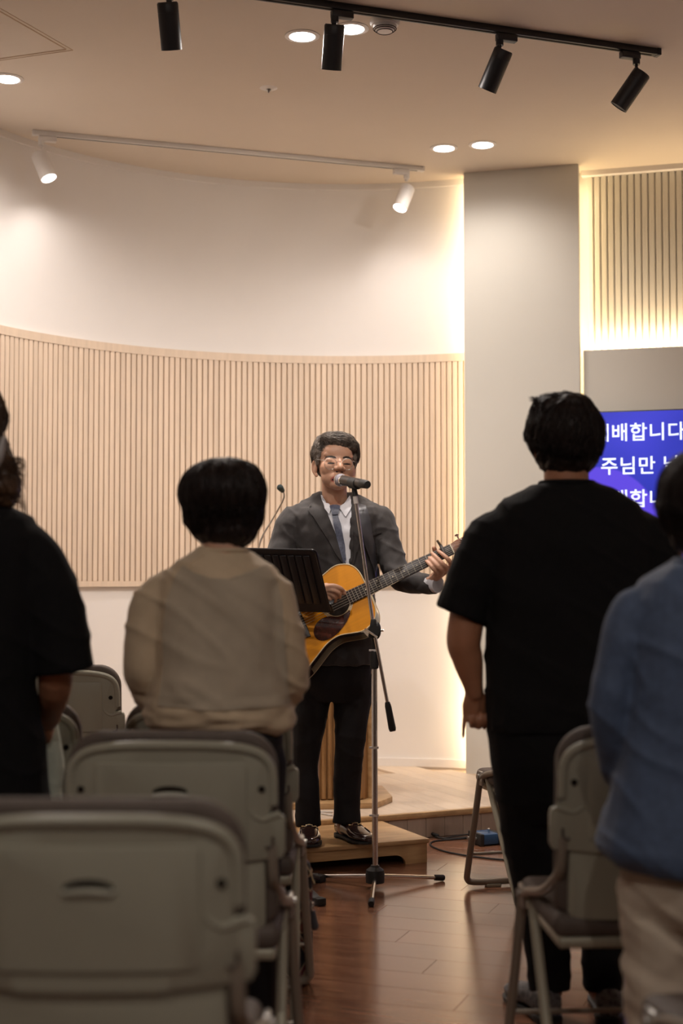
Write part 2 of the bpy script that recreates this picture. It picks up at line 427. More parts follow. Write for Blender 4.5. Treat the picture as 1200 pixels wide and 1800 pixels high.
# LED strips
def led(label, c, size, tgt, power, sz, sy, off):
    t = thing('led_strip', label, 'light', MW @ V(c), ya)
    g = G(); g.box(c, size, M=MW, bev=0.002, seg=1); mk('diffuser', g, M_LED, t)
    light('AREA', MW @ (V(c) + V(off)), MW @ V(tgt), power, WARMER, t, size=sz, sy=sy)
led('warm vertical light strip behind the grey pillar, beside the curved wall', (0.035, 0.052, 1.81), (0.02, 0.012, 3.36), (-0.10, 0.16, 1.81), 4.2, 0.02, 3.3, (-0.015, 0.018, 0))
led('warm vertical light strip between the pillar and the slatted screen wall', (LP - 0.025, 0.10, 1.81), (0.012, 0.02, 3.3), (LP + 0.1, SD + .02, 1.81), 2.2, 0.02, 3.2, (0.012, 0.01, 0))
led('long light strip glowing upward behind the top edge of the screen panel', (LP + 1.2, 0.115, 2.44), (2.3, 0.02, 0.012), (LP + 1.2, SD + 0.01, 2.62), 14, 2.3, 0.02, (0, 0.006, 0.02))
# ceiling access panel, seam lines
t = thing('trim_1', None, None); t['kind'] = 'structure'
g = G()
c0 = WZ(128, 88, CZ); e1 = (WZ(0, 14, CZ) - c0); e2 = (WZ(0, 106, CZ) - c0)
for off in (0, 0.02):
    q = c0 + (e1.normalized() + e2.normalized()) * off
    for e in (e1, e2):
        a, b = q, q + e.normalized() * 0.9
        g.tube([a - V((0, 0, 0.0005)), b - V((0, 0, 0.0005))], 0.003 if off else 0.0018, n=4)
mk('hatch_seam', g, M_BACK, t)
# stage
SA = V((0.104, 6.476, 0)); sl = math.atan(0.47); SU = V((math.cos(sl), math.sin(sl), 0)); SN = V((-SU.y, SU.x, 0))
MS = Matrix.Translation(SA) @ Matrix.Rotation(sl, 4, 'Z')
STZ = 0.12
g = G(); g.prism([(-3.6, 0.02), (2.6, 0.02), (2.6, 3.0), (-3.6, 3.0)], -0.01, STZ - 0.014, M=MS); stage = struct('floor_stage', g, M_BACK)
g = G(); g.box((-0.5, 0.005, STZ - 0.012), (6.2, 0.03, 0.026), M=MS, bev=0.003); mk('nosing', g, M_OAK, stage)
g = G(); g.box((0, 0, 0), (0.0965, 0.012, STZ - 0.03), bev=0.0015, seg=1)
f = mk('riser_board', g, M_RIS, stage, local=True, smooth=False)
for i in range(64):
    o = f if i == 0 else f.copy()
    if i: COL.objects.link(o)
    p = MS @ V((-3.6 + 0.05 + i * 0.098, 0.016, 0)); o.location = (p.x, p.y, (STZ - 0.026) / 2 - 0.001); o.rotation_euler = (0, 0, sl)
g = G(); g.box((0, 0, 0), (0.8985, 0.1135, 0.012), bev=0.0008, seg=1)
f = mk('plank', g, M_STG, stage, local=True, smooth=False); first = True
for i in range(46):
    for j in range(3):
        x = -2.6 + i * 0.115; y = 0.02 + 0.45 + j * 0.9 - (i % 3) * 0.3
        y0, y1 = max(0.022, y - 0.449), min(2.6, y + 0.449)
        if y1 - y0 < 0.1: continue
        p = MS @ V((x, (y0 + y1) / 2, 0))
        if (p.xy - CC).length > CR - 0.02 and p.x < 0.7: continue
        if p.y > 8.0 - 0.28 * (p.x - .6) or p.x > 2.6: continue
        if not first: f = f.copy(); COL.objects.link(f)
        first = False; f.location = (p.x, p.y, STZ - 0.0065); f.rotation_euler = (0, 0, sl + PI / 2); f.scale = ((y1 - y0) / 0.9, 1, 1)
# floor planks
fa = -math.radians(20); FU = V((math.cos(fa), math.sin(fa), 0)); FN = V((-FU.y, FU.x, 0))
g = G(); g.box((0, 0, 0), (0.8993, 0.1637, 0.012), bev=0.0007, seg=1)
f = mk('plank', g, M_PLANK, floor, local=True, smooth=False); first = True; rest = G()
tpl = [V(v) for v in g.v]; cnt = 0
for i in range(-34, 50):
    for j in range(-7, 9):
        c = V((0, 3.5, -0.006)) + FU * (j * 0.9 + ((i * 7) % 5) * 0.19) + FN * (i * 0.1642)
        if not (-3.6 < c.x < 3.7 and -2.9 < c.y < 7.6): continue
        s = (c - SA).dot(SN)
        if s > 0.35: continue
        if -2.0 < c.x < 2.4 and 2.05 < c.y and cnt < 290:
            cnt += 1
            if not first: f = f.copy(); COL.objects.link(f)
            first = False; f.location = c; f.rotation_euler = (0, 0, fa)
        else:
            MM = Matrix.Translation(c) @ Matrix.Rotation(fa, 4, 'Z'); rest.add(tpl, g.f, MM)
r_ = mk('plank_field', rest, M_PLANK, floor, smooth=False); r_['kind'] = 'stuff'

# ------------------------------------------------------------------ ceiling fittings
def track(label, p0, p1, m, wd=0.035, h=0.028):
    t = thing('light_track', label, 'light track', p0)
    a, b = V(p0), V(p1); u = (b - a).normalized(); yw = math.atan2(u.y, u.x)
    g = G(); g.box((a + b) / 2 - V((0, 0, h / 2)), ((b - a).length, wd, h), rot=Euler((0, 0, yw)), bev=0.003); mk('rail', g, m, t)
    g = G(); g.box((a + b) / 2 - V((0, 0, h + 0.0004)), ((b - a).length - 0.06, wd * 0.3, 0.001), rot=Euler((0, 0, yw))); mk('slot', g, M_DARK, t)
    for e in (a, b):
        g = G(); g.box(e - V((0, 0, h / 2)), (0.02, wd + 0.004, h + 0.003), rot=Euler((0, 0, yw)), bev=0.003); mk('end_cap', g, m, t)
    return u, yw
bt0 = WZ(490, 0, CZ - 0.02); bt1 = WZ(1155, 95, CZ - 0.02); bu0 = (bt1 - bt0).normalized(); bt0 = bt1 - bu0 * 3.0
bt0.z = bt1.z = CZ
bu, byaw = track('long black lighting track crossing the ceiling above the singer', bt0, bt1, M_BLKP)
wt0 = WZ(60, 236, CZ - 0.02); wt1 = WZ(742, 300, CZ - 0.02); wt0.z = wt1.z = CZ
wu, wyaw = track('thin white lighting track on the ceiling beside the curved wall', wt0, wt1, M_WHT, wd=0.03, h=0.024)
def spot(label, foot, u, yw, joint, top, bot, r, m, adapt=0.09, lit=False, tgt=None, power=0, group=None, side=1, col=NEUT, ssz=1.3):
    """joint: where the stem meets the body; top/bot: ends of the body axis"""
    t = thing('track_spotlight', label, 'spotlight', foot, 0, group)
    F = V(foot)
    g = G(); g.box(F + u * adapt * 0.35 * side - V((0, 0, 0.014)), (adapt, 0.032, 0.028), rot=Euler((0, 0, yw)), bev=0.002); mk('adapter', g, m, t)
    g = G(); g.cyl(F - V((0, 0, 0.02)), F - V((0, 0, 0.05)), 0.016, 16); g.tube([F - V((0, 0, 0.045)), V(joint)], 0.007, 10); g.ell(joint, 0.011, sub=2); mk('stem', g, m, t)
    a, b = V(top), V(bot); x = (b - a).normalized(); Lh = (b - a).length
    fu, fv, fx = frame_of(x); MM = Matrix((fu, fv, fx)).transposed().to_4x4(); MM.translation = a
    g = G(); g.lathe([(0.001, 0), (r * 0.9, 0), (r, 0.006), (r, Lh * 0.22), (r * 0.985, Lh * 0.225), (r, Lh * 0.23), (r, Lh), (r * 0.88, Lh), (r * 0.86, Lh - 0.012), (0.001, Lh - 0.012)], 32, M=MM); mk('lamp_body', g, m, t)
    g = G(); g.lathe([(0.001, Lh - 0.010), (r * 0.84, Lh - 0.010), (r * 0.84, Lh - 0.003), (0.001, Lh - 0.002)], 28, M=MM)
    mk('lens', g, M_LAMP if lit else M_BLKR, t)
    if power: light('SPOT', b + x * 0.01, tgt, power, col, t, size=0.03, spot=ssz, blend=1.0)
    return t
def on_track(p0, u, px, dz=0.03):
    # point under the track whose picture column is px
    k = (px - 600) / 2500.0; A = V(p0)
    t = (A.y * k * 1.016 - A.x) / (u.x - u.y * k * 1.016); q = A + u * t; q.z = CZ - dz; return q
def body_from(px0, py0, px1, py1, d, L, r, front):
    a = W(px0, py0, d); b = W(px1, py1, d); v = b - a; h = v.length
    if L > h: v2 = V((0, math.sqrt(L * L - h * h), 0)) * front; return a - v2 * 0.5, b + v2 * 0.5
    return a, b
SING = V((0, 5.9, 1.5))
specs = [  # foot px, joint px, top px, bottom px
    (297, (297, 2), (296, 10), (300, 82)), (588, (587, 40), (588, 48), (582, 118)), (878, (877, 82), (884, 92), (857, 154)), (1118, (1118, 122), (1127, 130), (1088, 186))]
for i, (fx, jp, tp, bp) in enumerate(specs):
    F = on_track(bt0, bu, fx); a, b = body_from(*tp, *bp, F.y, 0.175, 0.041, 1)
    J = W(jp[0], jp[1], a.y + 0.01)
    F.x, F.y = F.x, F.y
    spot(['black cylinder spotlight hanging straight down, alone near the top edge, over the curved wall',
          'black cylinder spotlight on the black track between two glowing downlights',
          'tilted black cylinder spotlight, second from the end of the black track',
          'tilted black cylinder spotlight at the end of the black track'][i], F, bu, byaw, J, a, b, 0.0405, M_BLKP,
         side=-1 if i == 3 else 1, tgt=(None, None, (-0.75, 8.0, 2.1), (0.35, 8.1, 2.0))[i], power=(0, 0, 44, 40)[i], ssz=1.5, group='black track spotlights')
for i, (fx, jp, tp, bp) in enumerate([(74, (74, 258), (68, 270), (87, 315)), (714, (714, 316), (717, 328), (702, 368))]):
    F = on_track(wt0, wu, fx, 0.025); a, b = body_from(*tp, *bp, F.y, 0.15, 0.04, -0.75)
    J = W(jp[0], jp[1], a.y - 0.01)
    tg = V((-0.9, 7.7, 0.9)) if i == 0 else V((0.25, 8.0, 0.9))
    spot(['lit white cylinder spotlight at the start of the white track', 'lit white cylinder spotlight at the end of the white track nearest the pillar'][i],
         F, wu, wyaw, J, a, b, 0.044 if i == 0 else 0.042, M_WHT, lit=True, tgt=tg, power=8, ssz=2.7, group='white track spotlights', side=1 if i == 0 else -1)
def downlight(p, label, power=30, r=0.058, tgt=None, spot_=2.8, col=NEUT):
    t = thing('downlight', label, 'downlight', (p.x, p.y, CZ), 0, 'recessed ceiling downlights')
    g = G(); g.lathe([(r * 0.9, 0), (r * 1.28, 0), (r * 1.28, -0.003), (r * 1.05, -0.007), (r * 0.9, -0.004)], 36, c=(p.x, p.y, CZ)); mk('trim_ring', g, M_WHT, t)
    g = G(); g.lathe([(0.001, -0.002), (r, -0.002), (r, -0.005), (0.001, -0.005)], 32, c=(p.x, p.y, CZ)); mk('diffuser', g, M_LAMP, t)
    if power: light('SPOT', (p.x, p.y, CZ - 0.03), tgt or (p.x, p.y, 0), power, col, t, size=0.06, spot=spot_, blend=0.8)
for (px, py), lb, pw in [((531, 63), 'round ceiling downlight beside the black spotlight, nearer the curved wall', 95), ((617, 50), 'round ceiling downlight partly behind the black spotlight, next to the smoke detector', 95),
                    ((780, 260), 'round ceiling downlight above the pillar, nearer the white track', 17), ((848, 254), 'round ceiling downlight directly above the pillar face', 17), ((13, 138), 'round ceiling downlight cut by the picture edge below the hatch seam', 90)]:
    downlight(WZ(px, py, CZ), lb, pw)
for x, y, lbl in ((-1.3, 0.5, 'round ceiling downlight over the seating on the curved wall side, outside the picture'), (1.5, 0.5, 'round ceiling downlight over the seating on the screen side, outside the picture'), (0.2, -0.9, 'round ceiling downlight behind the seating, outside the picture')):  # unseen downlights added to brighten the chairs and the listeners' backs
    downlight(V((x, y, CZ)), lbl, 70, tgt=(x * 0.5, y + 3.0, 0.4), spot_=1.9)
tr0, tr1 = V((-1.3, 3.55, CZ)), V((1.3, 4.5, CZ))  # added track and spotlights, out of view, to brighten the singer
fu_, fy_ = track('second black lighting track over the seating, beyond the upper picture edge', tr0, tr1, M_BLKP)
for k, (q, pw) in enumerate(((0.25, 90), (0.72, 60))):
    F = tr0.lerp(tr1, q) - V((0, 0, 0.03)); dr = (V((0, 5.9, 1.45)) - F).normalized(); a = F - V((0, 0, 0.09)) - dr * 0.03
    spot(['black spotlight aimed at the singer from over the seating, on the curved wall side', 'black spotlight aimed at the singer from over the seating, on the screen side'][k], F, fu_, fy_, F - V((0, 0, 0.075)), a, a + dr * 0.17, 0.0405, M_BLKP, lit=True, tgt=(0, 5.9, 1.45), power=pw, group='black track spotlights', ssz=0.62)
# smoke detector, sprinkler
p = WZ(676, 36, CZ)
t = thing('smoke_detector', 'white domed smoke detector on the ceiling under the black track', 'smoke detector', (p.x, p.y, CZ))
g = G(); g.lathe([(0.001, 0), (0.062, 0), (0.062, -0.012), (0.056, -0.022), (0.001, -0.022)], 32, c=(p.x, p.y, CZ)); mk('base', g, M_WHT, t)
g = G(); g.lathe([(0.050, -0.02), (0.046, -0.035), (0.032, -0.047), (0.001, -0.050)], 32, c=(p.x, p.y, CZ)); mk('dome', g, M_WHT, t)
for k in range(3):
    g = G(); g.tube([V((p.x + r_ * math.cos(a), p.y + r_ * math.sin(a), CZ - z_)) for r_, z_ in [((0.048, 0.036), (0.042, 0.041), (0.033, 0.0475))[k]] for a in [2 * PI * j / 24 for j in range(24)]], 0.0016, n=6, closed=True); mk('vent_slot', g, M_DARK, t)
p = WZ(472, 155, CZ)
t = thing('sprinkler_head', 'small round sprinkler head flush in the ceiling', 'sprinkler', (p.x, p.y, CZ))
g = G(); g.lathe([(0.001, 0), (0.042, 0), (0.032, -0.003), (0.014, -0.006), (0.001, -0.006)], 28, c=(p.x, p.y, CZ)); mk('plate', g, M_WHT, t)
g = G(); g.lathe([(0.012, -0.005), (0.011, -0.012), (0.004, -0.02), (0.001, -0.024)], 16, c=(p.x, p.y, CZ)); mk('nozzle', g, M_STL, t)

# ------------------------------------------------------------------ screen
def screen_x(px, py, yoff=-0.03):       # where a picture point falls on the screen plane, in wall frame
    a = MW.inverted() @ V((0, 0, CH)); b = MW.inverted() @ W(px, py, 5.0); dd = b - a
    t = (yoff - a.y) / dd.y; return a + dd * t
sy_ = -0.02
tl = screen_x(1031, 726, sy_); TW, THh = 1.68, 0.95
t = thing('wall_television', 'large flat television on the wall showing white song words on blue', 'television', MW @ V((tl.x + TW / 2, sy_, tl.z - THh)), ya)
g = G(); g.box((tl.x + TW / 2, sy_ + 0.027, tl.z - THh / 2), (TW + 0.014, 0.05, THh + 0.014), M=MW, bev=0.004); mk('bezel', g, M_BLKP, t)
m = bpy.data.materials.new('screen_picture'); m.use_nodes = True; nt = m.node_tree; b = nt.nodes['Principled BSDF']
b.inputs['Base Color'].default_value = (0.01, 0.01, 0.02, 1); b.inputs['Roughness'].default_value = 0.3
tc = nt.nodes.new('ShaderNodeTexCoord'); LK = nt.links.new
def ring(cx, cz, R):
    sub = nt.nodes.new('ShaderNodeVectorMath'); sub.operation = 'SUBTRACT'; sub.inputs[1].default_value = (cx, 0, cz); LK(tc.outputs['Object'], sub.inputs[0])
    mul = nt.nodes.new('ShaderNodeVectorMath'); mul.operation = 'MULTIPLY'; mul.inputs[1].default_value = (1, 0, 1); LK(sub.outputs[0], mul.inputs[0])
    ln = nt.nodes.new('ShaderNodeVectorMath'); ln.operation = 'LENGTH'; LK(mul.outputs[0], ln.inputs[0])
    mr = nt.nodes.new('ShaderNodeMapRange'); LK(ln.outputs['Value'], mr.inputs[0]); mr.inputs[1].default_value = R - 0.006; mr.inputs[2].default_value = R + 0.006
    mr.inputs[3].default_value = 1; mr.inputs[4].default_value = 0; return mr.outputs[0]
cpt = screen_x(1048, 930, sy_); cl = V((cpt.x - (tl.x + TW / 2), 0, cpt.z - (tl.z - THh)))
n1 = nt.nodes.new('ShaderNodeTexNoise'); n1.inputs['Scale'].default_value = 1.6; n1.inputs['Detail'].default_value = 1; LK(tc.outputs['Object'], n1.inputs['Vector'])
base = nt.nodes.new('ShaderNodeMix'); base.data_type = 'RGBA'; base.inputs[6].default_value = (0.006, 0.022, 0.36, 1); base.inputs[7].default_value = (0.045, 0.05, 0.66, 1)
mr = nt.nodes.new('ShaderNodeMapRange'); LK(n1.outputs['Fac'], mr.inputs[0]); mr.inputs[1].default_value = 0.35; mr.inputs[2].default_value = 0.65; LK(mr.outputs[0], base.inputs[0])
m1 = nt.nodes.new('ShaderNodeMix'); m1.data_type = 'RGBA'; LK(ring(cl.x, cl.z, 0.34), m1.inputs[0]); LK(base.outputs[2], m1.inputs[6]); m1.inputs[7].default_value = (0.11, 0.06, 0.76, 1)
m2 = nt.nodes.new('ShaderNodeMix'); m2.data_type = 'RGBA'; LK(ring(cl.x, cl.z, 0.235), m2.inputs[0]); LK(m1.outputs[2], m2.inputs[6]); m2.inputs[7].default_value = (0.025, 0.03, 0.56, 1)
LK(m2.outputs[2], b.inputs['Emission Color']); b.inputs['Emission Strength'].default_value = 1.0
g = G(); g.box((tl.x + TW / 2, sy_ + 0.0, tl.z - THh / 2), (TW, 0.002, THh), M=MW); mk('screen', g, m, t)
M_TXT = mat('screen_lettering', (0.8, 0.85, 0.95), 0.5, emit=(0.66, 0.76, 0.98), es=1.0)
def text_obj(s, size, lx, lz, parent, off=0.012):
    cu = bpy.data.curves.new('text', 'FONT'); cu.body = s; cu.size = size; cu.offset = off * size; cu.extrude = 0.0006; cu.space_character = 1.06
    o = bpy.data.objects.new('text', cu); COL.objects.link(o); dg = bpy.context.evaluated_depsgraph_get(); dg.update()
    me = bpy.data.meshes.new_from_object(o.evaluated_get(dg)); bpy.data.objects.remove(o)
    me.transform(MW @ Matrix.Translation((lx, sy_ - 0.002, lz)) @ Matrix.Rotation(PI / 2, 4, 'X')); me.transform(parent.matrix_world.inverted())
    me.materials.clear(); me.materials.append(M_TXT); q = bpy.data.objects.new('lettering', me); COL.objects.link(q); q.parent = parent
    xs = [v.co.x for v in me.vertices]; return q
for s, px, py in (('예배합니다', 1041, 774), ('주님만 날', 1055, 832), ('예배합니다', 1041, 890)):
    q = screen_x(px, py, sy_); text_obj(s, 0.105, q.x, q.z, t)

# ------------------------------------------------------------------ step, lectern
sa = math.atan(0.43)
fr = WZ(755, 1474, 0.10); MT = Matrix.Translation((fr.x, fr.y, 0)) @ Matrix.Rotation(sa, 4, 'Z')      # origin front right corner, x to right, y back
SWd, SDp = 0.92, 0.475
t = thing('wooden_step', 'low oak step platform with arched cut-out that the singer stands on', 'step', MT @ V((-SWd / 2, SDp / 2, 0)), sa)
g = G(); g.box((-SWd / 2, SDp / 2, 0.0905), (SWd, SDp, 0.019), M=MT, bev=0.004); mk('top_board', g, M_OAK, t)
def arch_board(L, y):
    pts = [(-L, 0), (-L + 0.10, 0)] + [(-L + 0.10 + 0.05 * (1 - math.cos(a)), 0.04 * math.sin(a)) for a in [PI / 2 * i / 6 for i in range(1, 7)]] + \
          [(-0.15 + 0.05 * math.sin(a), 0.04 * math.cos(a)) for a in [PI / 2 * i / 6 for i in range(0, 6)]] + [(-0.10, 0), (0, 0), (0, 0.081), (-L, 0.081)]
    g = G(); g.prism(pts, 0, 0.018, M=MT @ Matrix.Translation((-0.008, y, 0)) @ Matrix.Rotation(PI / 2, 4, 'X')); return g
for y in (0.028, SDp - 0.01): mk('apron', arch_board(SWd - 0.016, y), M_OAK, t, smooth=False)
for x in (-0.018, -SWd + 0.018):
    g = G(); g.box((x, SDp / 2, 0.041), (0.018, SDp - 0.05, 0.08), M=MT, bev=0.001); mk('side_board', g, M_OAK, t)

LX, LY = -0.135, 6.98
t = thing('lectern', 'fluted wooden lectern standing on the stage behind the singer', 'lectern', (LX, LY, STZ))
ML = Matrix.Translation((LX, LY, STZ)) @ Matrix.Rotation(math.radians(6), 4, 'Z')
g = G(); g.prism([(-0.37, -0.12), (-0.27, -0.30), (0.27, -0.30), (0.37, -0.12), (0.37, 0.24), (-0.37, 0.24)], 0, 0.028, M=ML, bev=0.004); mk('base', g, M_OAK, t)
g = G(); g.prism([(-0.29, -0.10), (-0.22, -0.20), (0.22, -0.20), (0.29, -0.10), (0.29, 0.18), (-0.29, 0.18)], 0.028, 1.08, M=ML, bev=0.003); mk('body', g, M_OAKV, t)
for i in range(15):
    x = -0.206 + i * 0.0294
    g = G(); g.tube([ML @ V((x, -0.205, 0.035)), ML @ V((x, -0.205, 1.05))], 0.0125, 10); mk('flute', g, M_OAKV, t)
for s in (-1, 1):
    g = G(); g.tube([ML @ V((s * 0.262, -0.158, 0.03)), ML @ V((s * 0.262, -0.158, 1.06))], 0.02, 12); mk('corner_post', g, M_OAK, t)
g = G(); g.box(ML @ V((0, -0.01, 1.125)), (0.66, 0.46, 0.03), rot=Euler((math.radians(-10), 0, math.radians(6))), bev=0.006); mk('top', g, M_OAK, t)
gb = V((W(448, 972, 6.95).x, 6.95, 1.262)); d_ = gb.y
t = thing('gooseneck_microphone', 'slim black gooseneck microphone rising from the lectern', 'microphone', gb)
pts = [gb, W(459, 948, d_), W(480, 911, d_), W(497, 880, d_ - 0.02), W(499, 868, d_ - 0.03), W(495, 861, d_ - 0.04)]
g = G(); g.tube(pts, [0.005, 0.0045, 0.004, 0.004, 0.0035, 0.0035], 10, smooth=6); mk('stem', g, M_STL, t)
g = G(); g.cyl(gb - V((0, 0, 0.004)), gb + V((0, 0, 0.02)), 0.016, 20); mk('base', g, M_BLKP, t)
g = G(); g.limb([W(496, 862, d_ - 0.04), W(492, 857, d_ - 0.06)], [0.012, 0.016], n=18, smooth=3); mk('windscreen', g, mat('foam', (0.03, 0.045, 0.045), 0.9, bump=0.8, bscale=500), t)
# ------------------------------------------------------------------ folding chairs (local: x right, y facing, z up)
def rrect(hw, z0, z1, rt, rb, n=6):
    pts = []
    for cx, cz, r, a0 in ((hw - rt, z1 - rt, rt, 0), (-hw + rt, z1 - rt, rt, PI / 2), (-hw + rb, z0 + rb, rb, PI), (hw - rb, z0 + rb, rb, 1.5 * PI)):
        for i in range(n + 1):
            a = a0 + PI / 2 * i / n; pts.append((cx + r * math.cos(a), cz + r * math.sin(a)))
    return pts
def lean(x, z, y):                      # bend and lean of the chair back: y grows toward the sitter
    return V((x, -0.235 + 0.10 * (0.86 - z) * 1.0 + 0.55 * x * x + y, z))
def plate(g, poly, y0, y1, bev=0.004, grid=0.04):
    b = bmesh.new(); f = b.faces.new([b.verts.new((p[0], 0, p[1])) for p in poly]); bmesh.ops.triangulate(b, faces=b.faces)
    xs = [p[0] for p in poly]; k = max(1, int((max(xs) - min(xs)) / grid))
    for i in range(1, k):
        bmesh.ops.bisect_plane(b, geom=list(b.verts) + list(b.edges) + list(b.faces), plane_co=(min(xs) + (max(xs) - min(xs)) * i / k, 0, 0), plane_no=(1, 0, 0))
    bmesh.ops.recalc_face_normals(b, faces=b.faces)
    ex = bmesh.ops.extrude_face_region(b, geom=list(b.faces)); bmesh.ops.translate(b, vec=(0, y1 - y0, 0), verts=[x for x in ex['geom'] if isinstance(x, bmesh.types.BMVert)])
    bmesh.ops.recalc_face_normals(b, faces=b.faces)
    if bev:
        ed = [e for e in b.edges if len(e.link_faces) == 2 and e.calc_face_angle(0) > 1.0]
        bmesh.ops.bevel(b, geom=ed, offset=bev, segments=2, profile=0.5, affect='EDGES')
    for v in b.verts: v.co = lean(v.co.x, v.co.z, v.co.y + y0)
    return g.bm(b)
def pad(g, poly, y0, y1, r, cz, steps=4):
    """upholstered pad: the outline lofted with rounded edges"""
    hw = max(p[0] for p in poly); hz = (max(p[1] for p in poly) - min(p[1] for p in poly)) / 2; rs = []
    A = [PI / 2 * i / steps for i in range(steps + 1)]
    prof = [(y0 + r * (1 - math.cos(a)), r * (1 - math.sin(a))) for a in A] + [(y1 - r * (1 - math.cos(a)), r * (1 - math.sin(a))) for a in A[::-1]]
    for y, ins in prof: rs.append([lean(p[0] * (1 - ins / hw), cz + (p[1] - cz) * (1 - ins / hz), y) for p in poly])
    return g.rings(rs)
def make_chair(label):
    t = thing('folding_chair', label, 'chair', (0, 0, 0), 0, 'grey folding chairs')
    K = dict(local=True)
    # outline of the plastic shell with its two stepped shoulders
    half = [(0.0, 0.853), (0.10, 0.851), (0.165, 0.842), (0.198, 0.826), (0.213, 0.80), (0.217, 0.765), (0.2165, 0.725), (0.212, 0.712), (0.205, 0.705),
            (0.213, 0.697), (0.226, 0.700), (0.236, 0.697), (0.239, 0.685), (0.239, 0.620), (0.232, 0.607), (0.12, 0.598), (0.0, 0.595)]
    poly = half + [(-x, z) for x, z in half[-2:0:-1]]
    g = G(); plate(g, poly, 0.0, 0.022); mk('back_shell', g, M_SHELL, t, **K)
    rim = [(-0.214, 0.722), (-0.211, 0.79), (-0.196, 0.820), (-0.163, 0.838), (-0.10, 0.847), (0, 0.849), (0.10, 0.847), (0.163, 0.838), (0.196, 0.820), (0.211, 0.79), (0.214, 0.722)]
    g = G(); g.tube([lean(x, z, 0.004) for x, z in rim], 0.0105, 10, smooth=3)
    for s in (-1, 1): g.tube([lean(s * x, z, 0.004) for x, z in ((0.160, 0.724), (0.170, 0.702), (0.190, 0.690), (0.212, 0.696), (0.228, 0.700))], [0.004, 0.006, 0.007, 0.008, 0.008], 8, smooth=4)
    mk('shell_rim', g, M_SHELL, t, **K)
    g = G(); plate(g, rrect(0.160, 0.628, 0.812, 0.012, 0.012), -0.0035, 0.004, bev=0.002); mk('back_panel', g, M_SHELL, t, **K)
    arc = [(0.037 * math.cos(a), 0.752 + 0.013 * math.sin(a)) for a in [PI * i / 10 for i in range(11)]] + [(0.033 * math.cos(a), 0.749 + 0.005 * math.sin(a)) for a in [PI * (10 - i) / 10 for i in range(11)]]
    g = G(); plate(g, arc, -0.0042, -0.0030, bev=0); mk('handle_slot', g, M_DARK, t, **K)  # dark sheet on the panel, painted as the shade inside the slot
    g = G(); g.tube([lean(x, z, -0.004) for x, z in ((-0.038, 0.750), (-0.032, 0.745), (0, 0.747), (0.032, 0.745), (0.038, 0.750))], [0.002, 0.0045, 0.005, 0.0045, 0.002], 8, smooth=3); mk('handle_lip', g, M_SHELL, t, **K)
    for s in (-1, 1):
        g = G(); q = lean(s * 0.190, 0.755, -0.002); g.cyl(q, q + V((0, 0.006, 0)), 0.0075, 14); mk('screw', g, M_DARK, t, **K)
        g = G(); g.tube([lean(s * x, z, -0.002) for x, z in ((0.213, 0.654), (0.213, 0.638), (0.206, 0.630), (0.198, 0.632))], 0.003, 8, smooth=3); mk('strap_hook', g, M_CUSH, t, **K)
    # upholstery of the back
    g = G(); pad(g, rrect(0.223, 0.46, 0.876, 0.080, 0.03, 10), 0.018, 0.056, 0.014, 0.67); mk('back_cushion', g, M_CUSH, t, **K)
    g = G(); plate(g, rrect(0.197, 0.452, 0.62, 0.01, 0.02), 0.008, 0.024, bev=0.004); mk('lower_panel', g, M_SHELL, t, **K)
    # seat
    g = G(); g.box((0, 0.035, 0.437), (0.456, 0.42, 0.056), bev=0.024, seg=4); mk('seat', g, M_CUSH, t, **K)
    g = G(); g.box((0, 0.03, 0.401), (0.44, 0.40, 0.028), bev=0.011, seg=3); mk('seat_pan', g, M_TUBEP, t, **K)
    # tubes
    for s in (-1, 1): g = G(); g.tube([(s * 0.210, -0.180, 0.635), (s * 0.212, -0.178, 0.590), (s * 0.216, -0.158, 0.548), (s * 0.228, -0.05, 0.49), (s * 0.236, 0.10, 0.455), (s * 0.236, 0.165, 0.425)], 0.0115, 12, smooth=4); mk('back_post', g, M_TUBE, t, **K)
    g = G(); L = [(0.238, 0.16, 0.43), (0.248, 0.20, 0.25), (0.259, 0.242, 0.075), (0.256, 0.254, 0.034), (0.225, 0.258, 0.021), (0.10, 0.258, 0.019)]
    g.tube(L + [(-x, y, z) for x, y, z in L[::-1]], 0.0125, 12, smooth=4, ref=None); mk('front_leg_frame', g, M_TUBE, t, **K)
    g = G(); L = [(0.222, 0.12, 0.44), (0.226, -0.03, 0.25), (0.228, -0.175, 0.06), (0.222, -0.19, 0.032), (0.195, -0.196, 0.021), (0.10, -0.198, 0.019)]
    g.tube(L + [(-x, y, z) for x, y, z in L[::-1]], 0.0125, 12, smooth=4, flat=(1.0, 0.8)); mk('rear_leg_frame', g, M_TUBEP, t, **K)
    g = G(); g.tube([(-0.254, 0.228, 0.135), (0.254, 0.228, 0.135)], 0.0065, 8); mk('stretcher', g, M_TUBE, t, **K)
    g = G(); g.tube([(-0.227, -0.135, 0.115), (0.227, -0.135, 0.115)], 0.0065, 8); mk('stretcher', g, M_TUBE, t, **K)
    for s in (-1, 1):
        g = G(); g.box((s * 0.239, 0.15, 0.435), (0.012, 0.05, 0.055), bev=0.005); g.cyl((s * 0.230, 0.155, 0.44), (s * 0.252, 0.155, 0.44), 0.011, 14); mk('hinge_bracket', g, M_STL, t, **K)
        g = G(); g.box((s * 0.15, 0.258, 0.006), (0.06, 0.032, 0.012), bev=0.003); mk('rubber_foot', g, M_TUBEP, t, **K); g = G(); g.box((s * 0.15, -0.198, 0.006), (0.06, 0.032, 0.012), bev=0.003); mk('rubber_foot', g, M_TUBEP, t, **K)
    return t
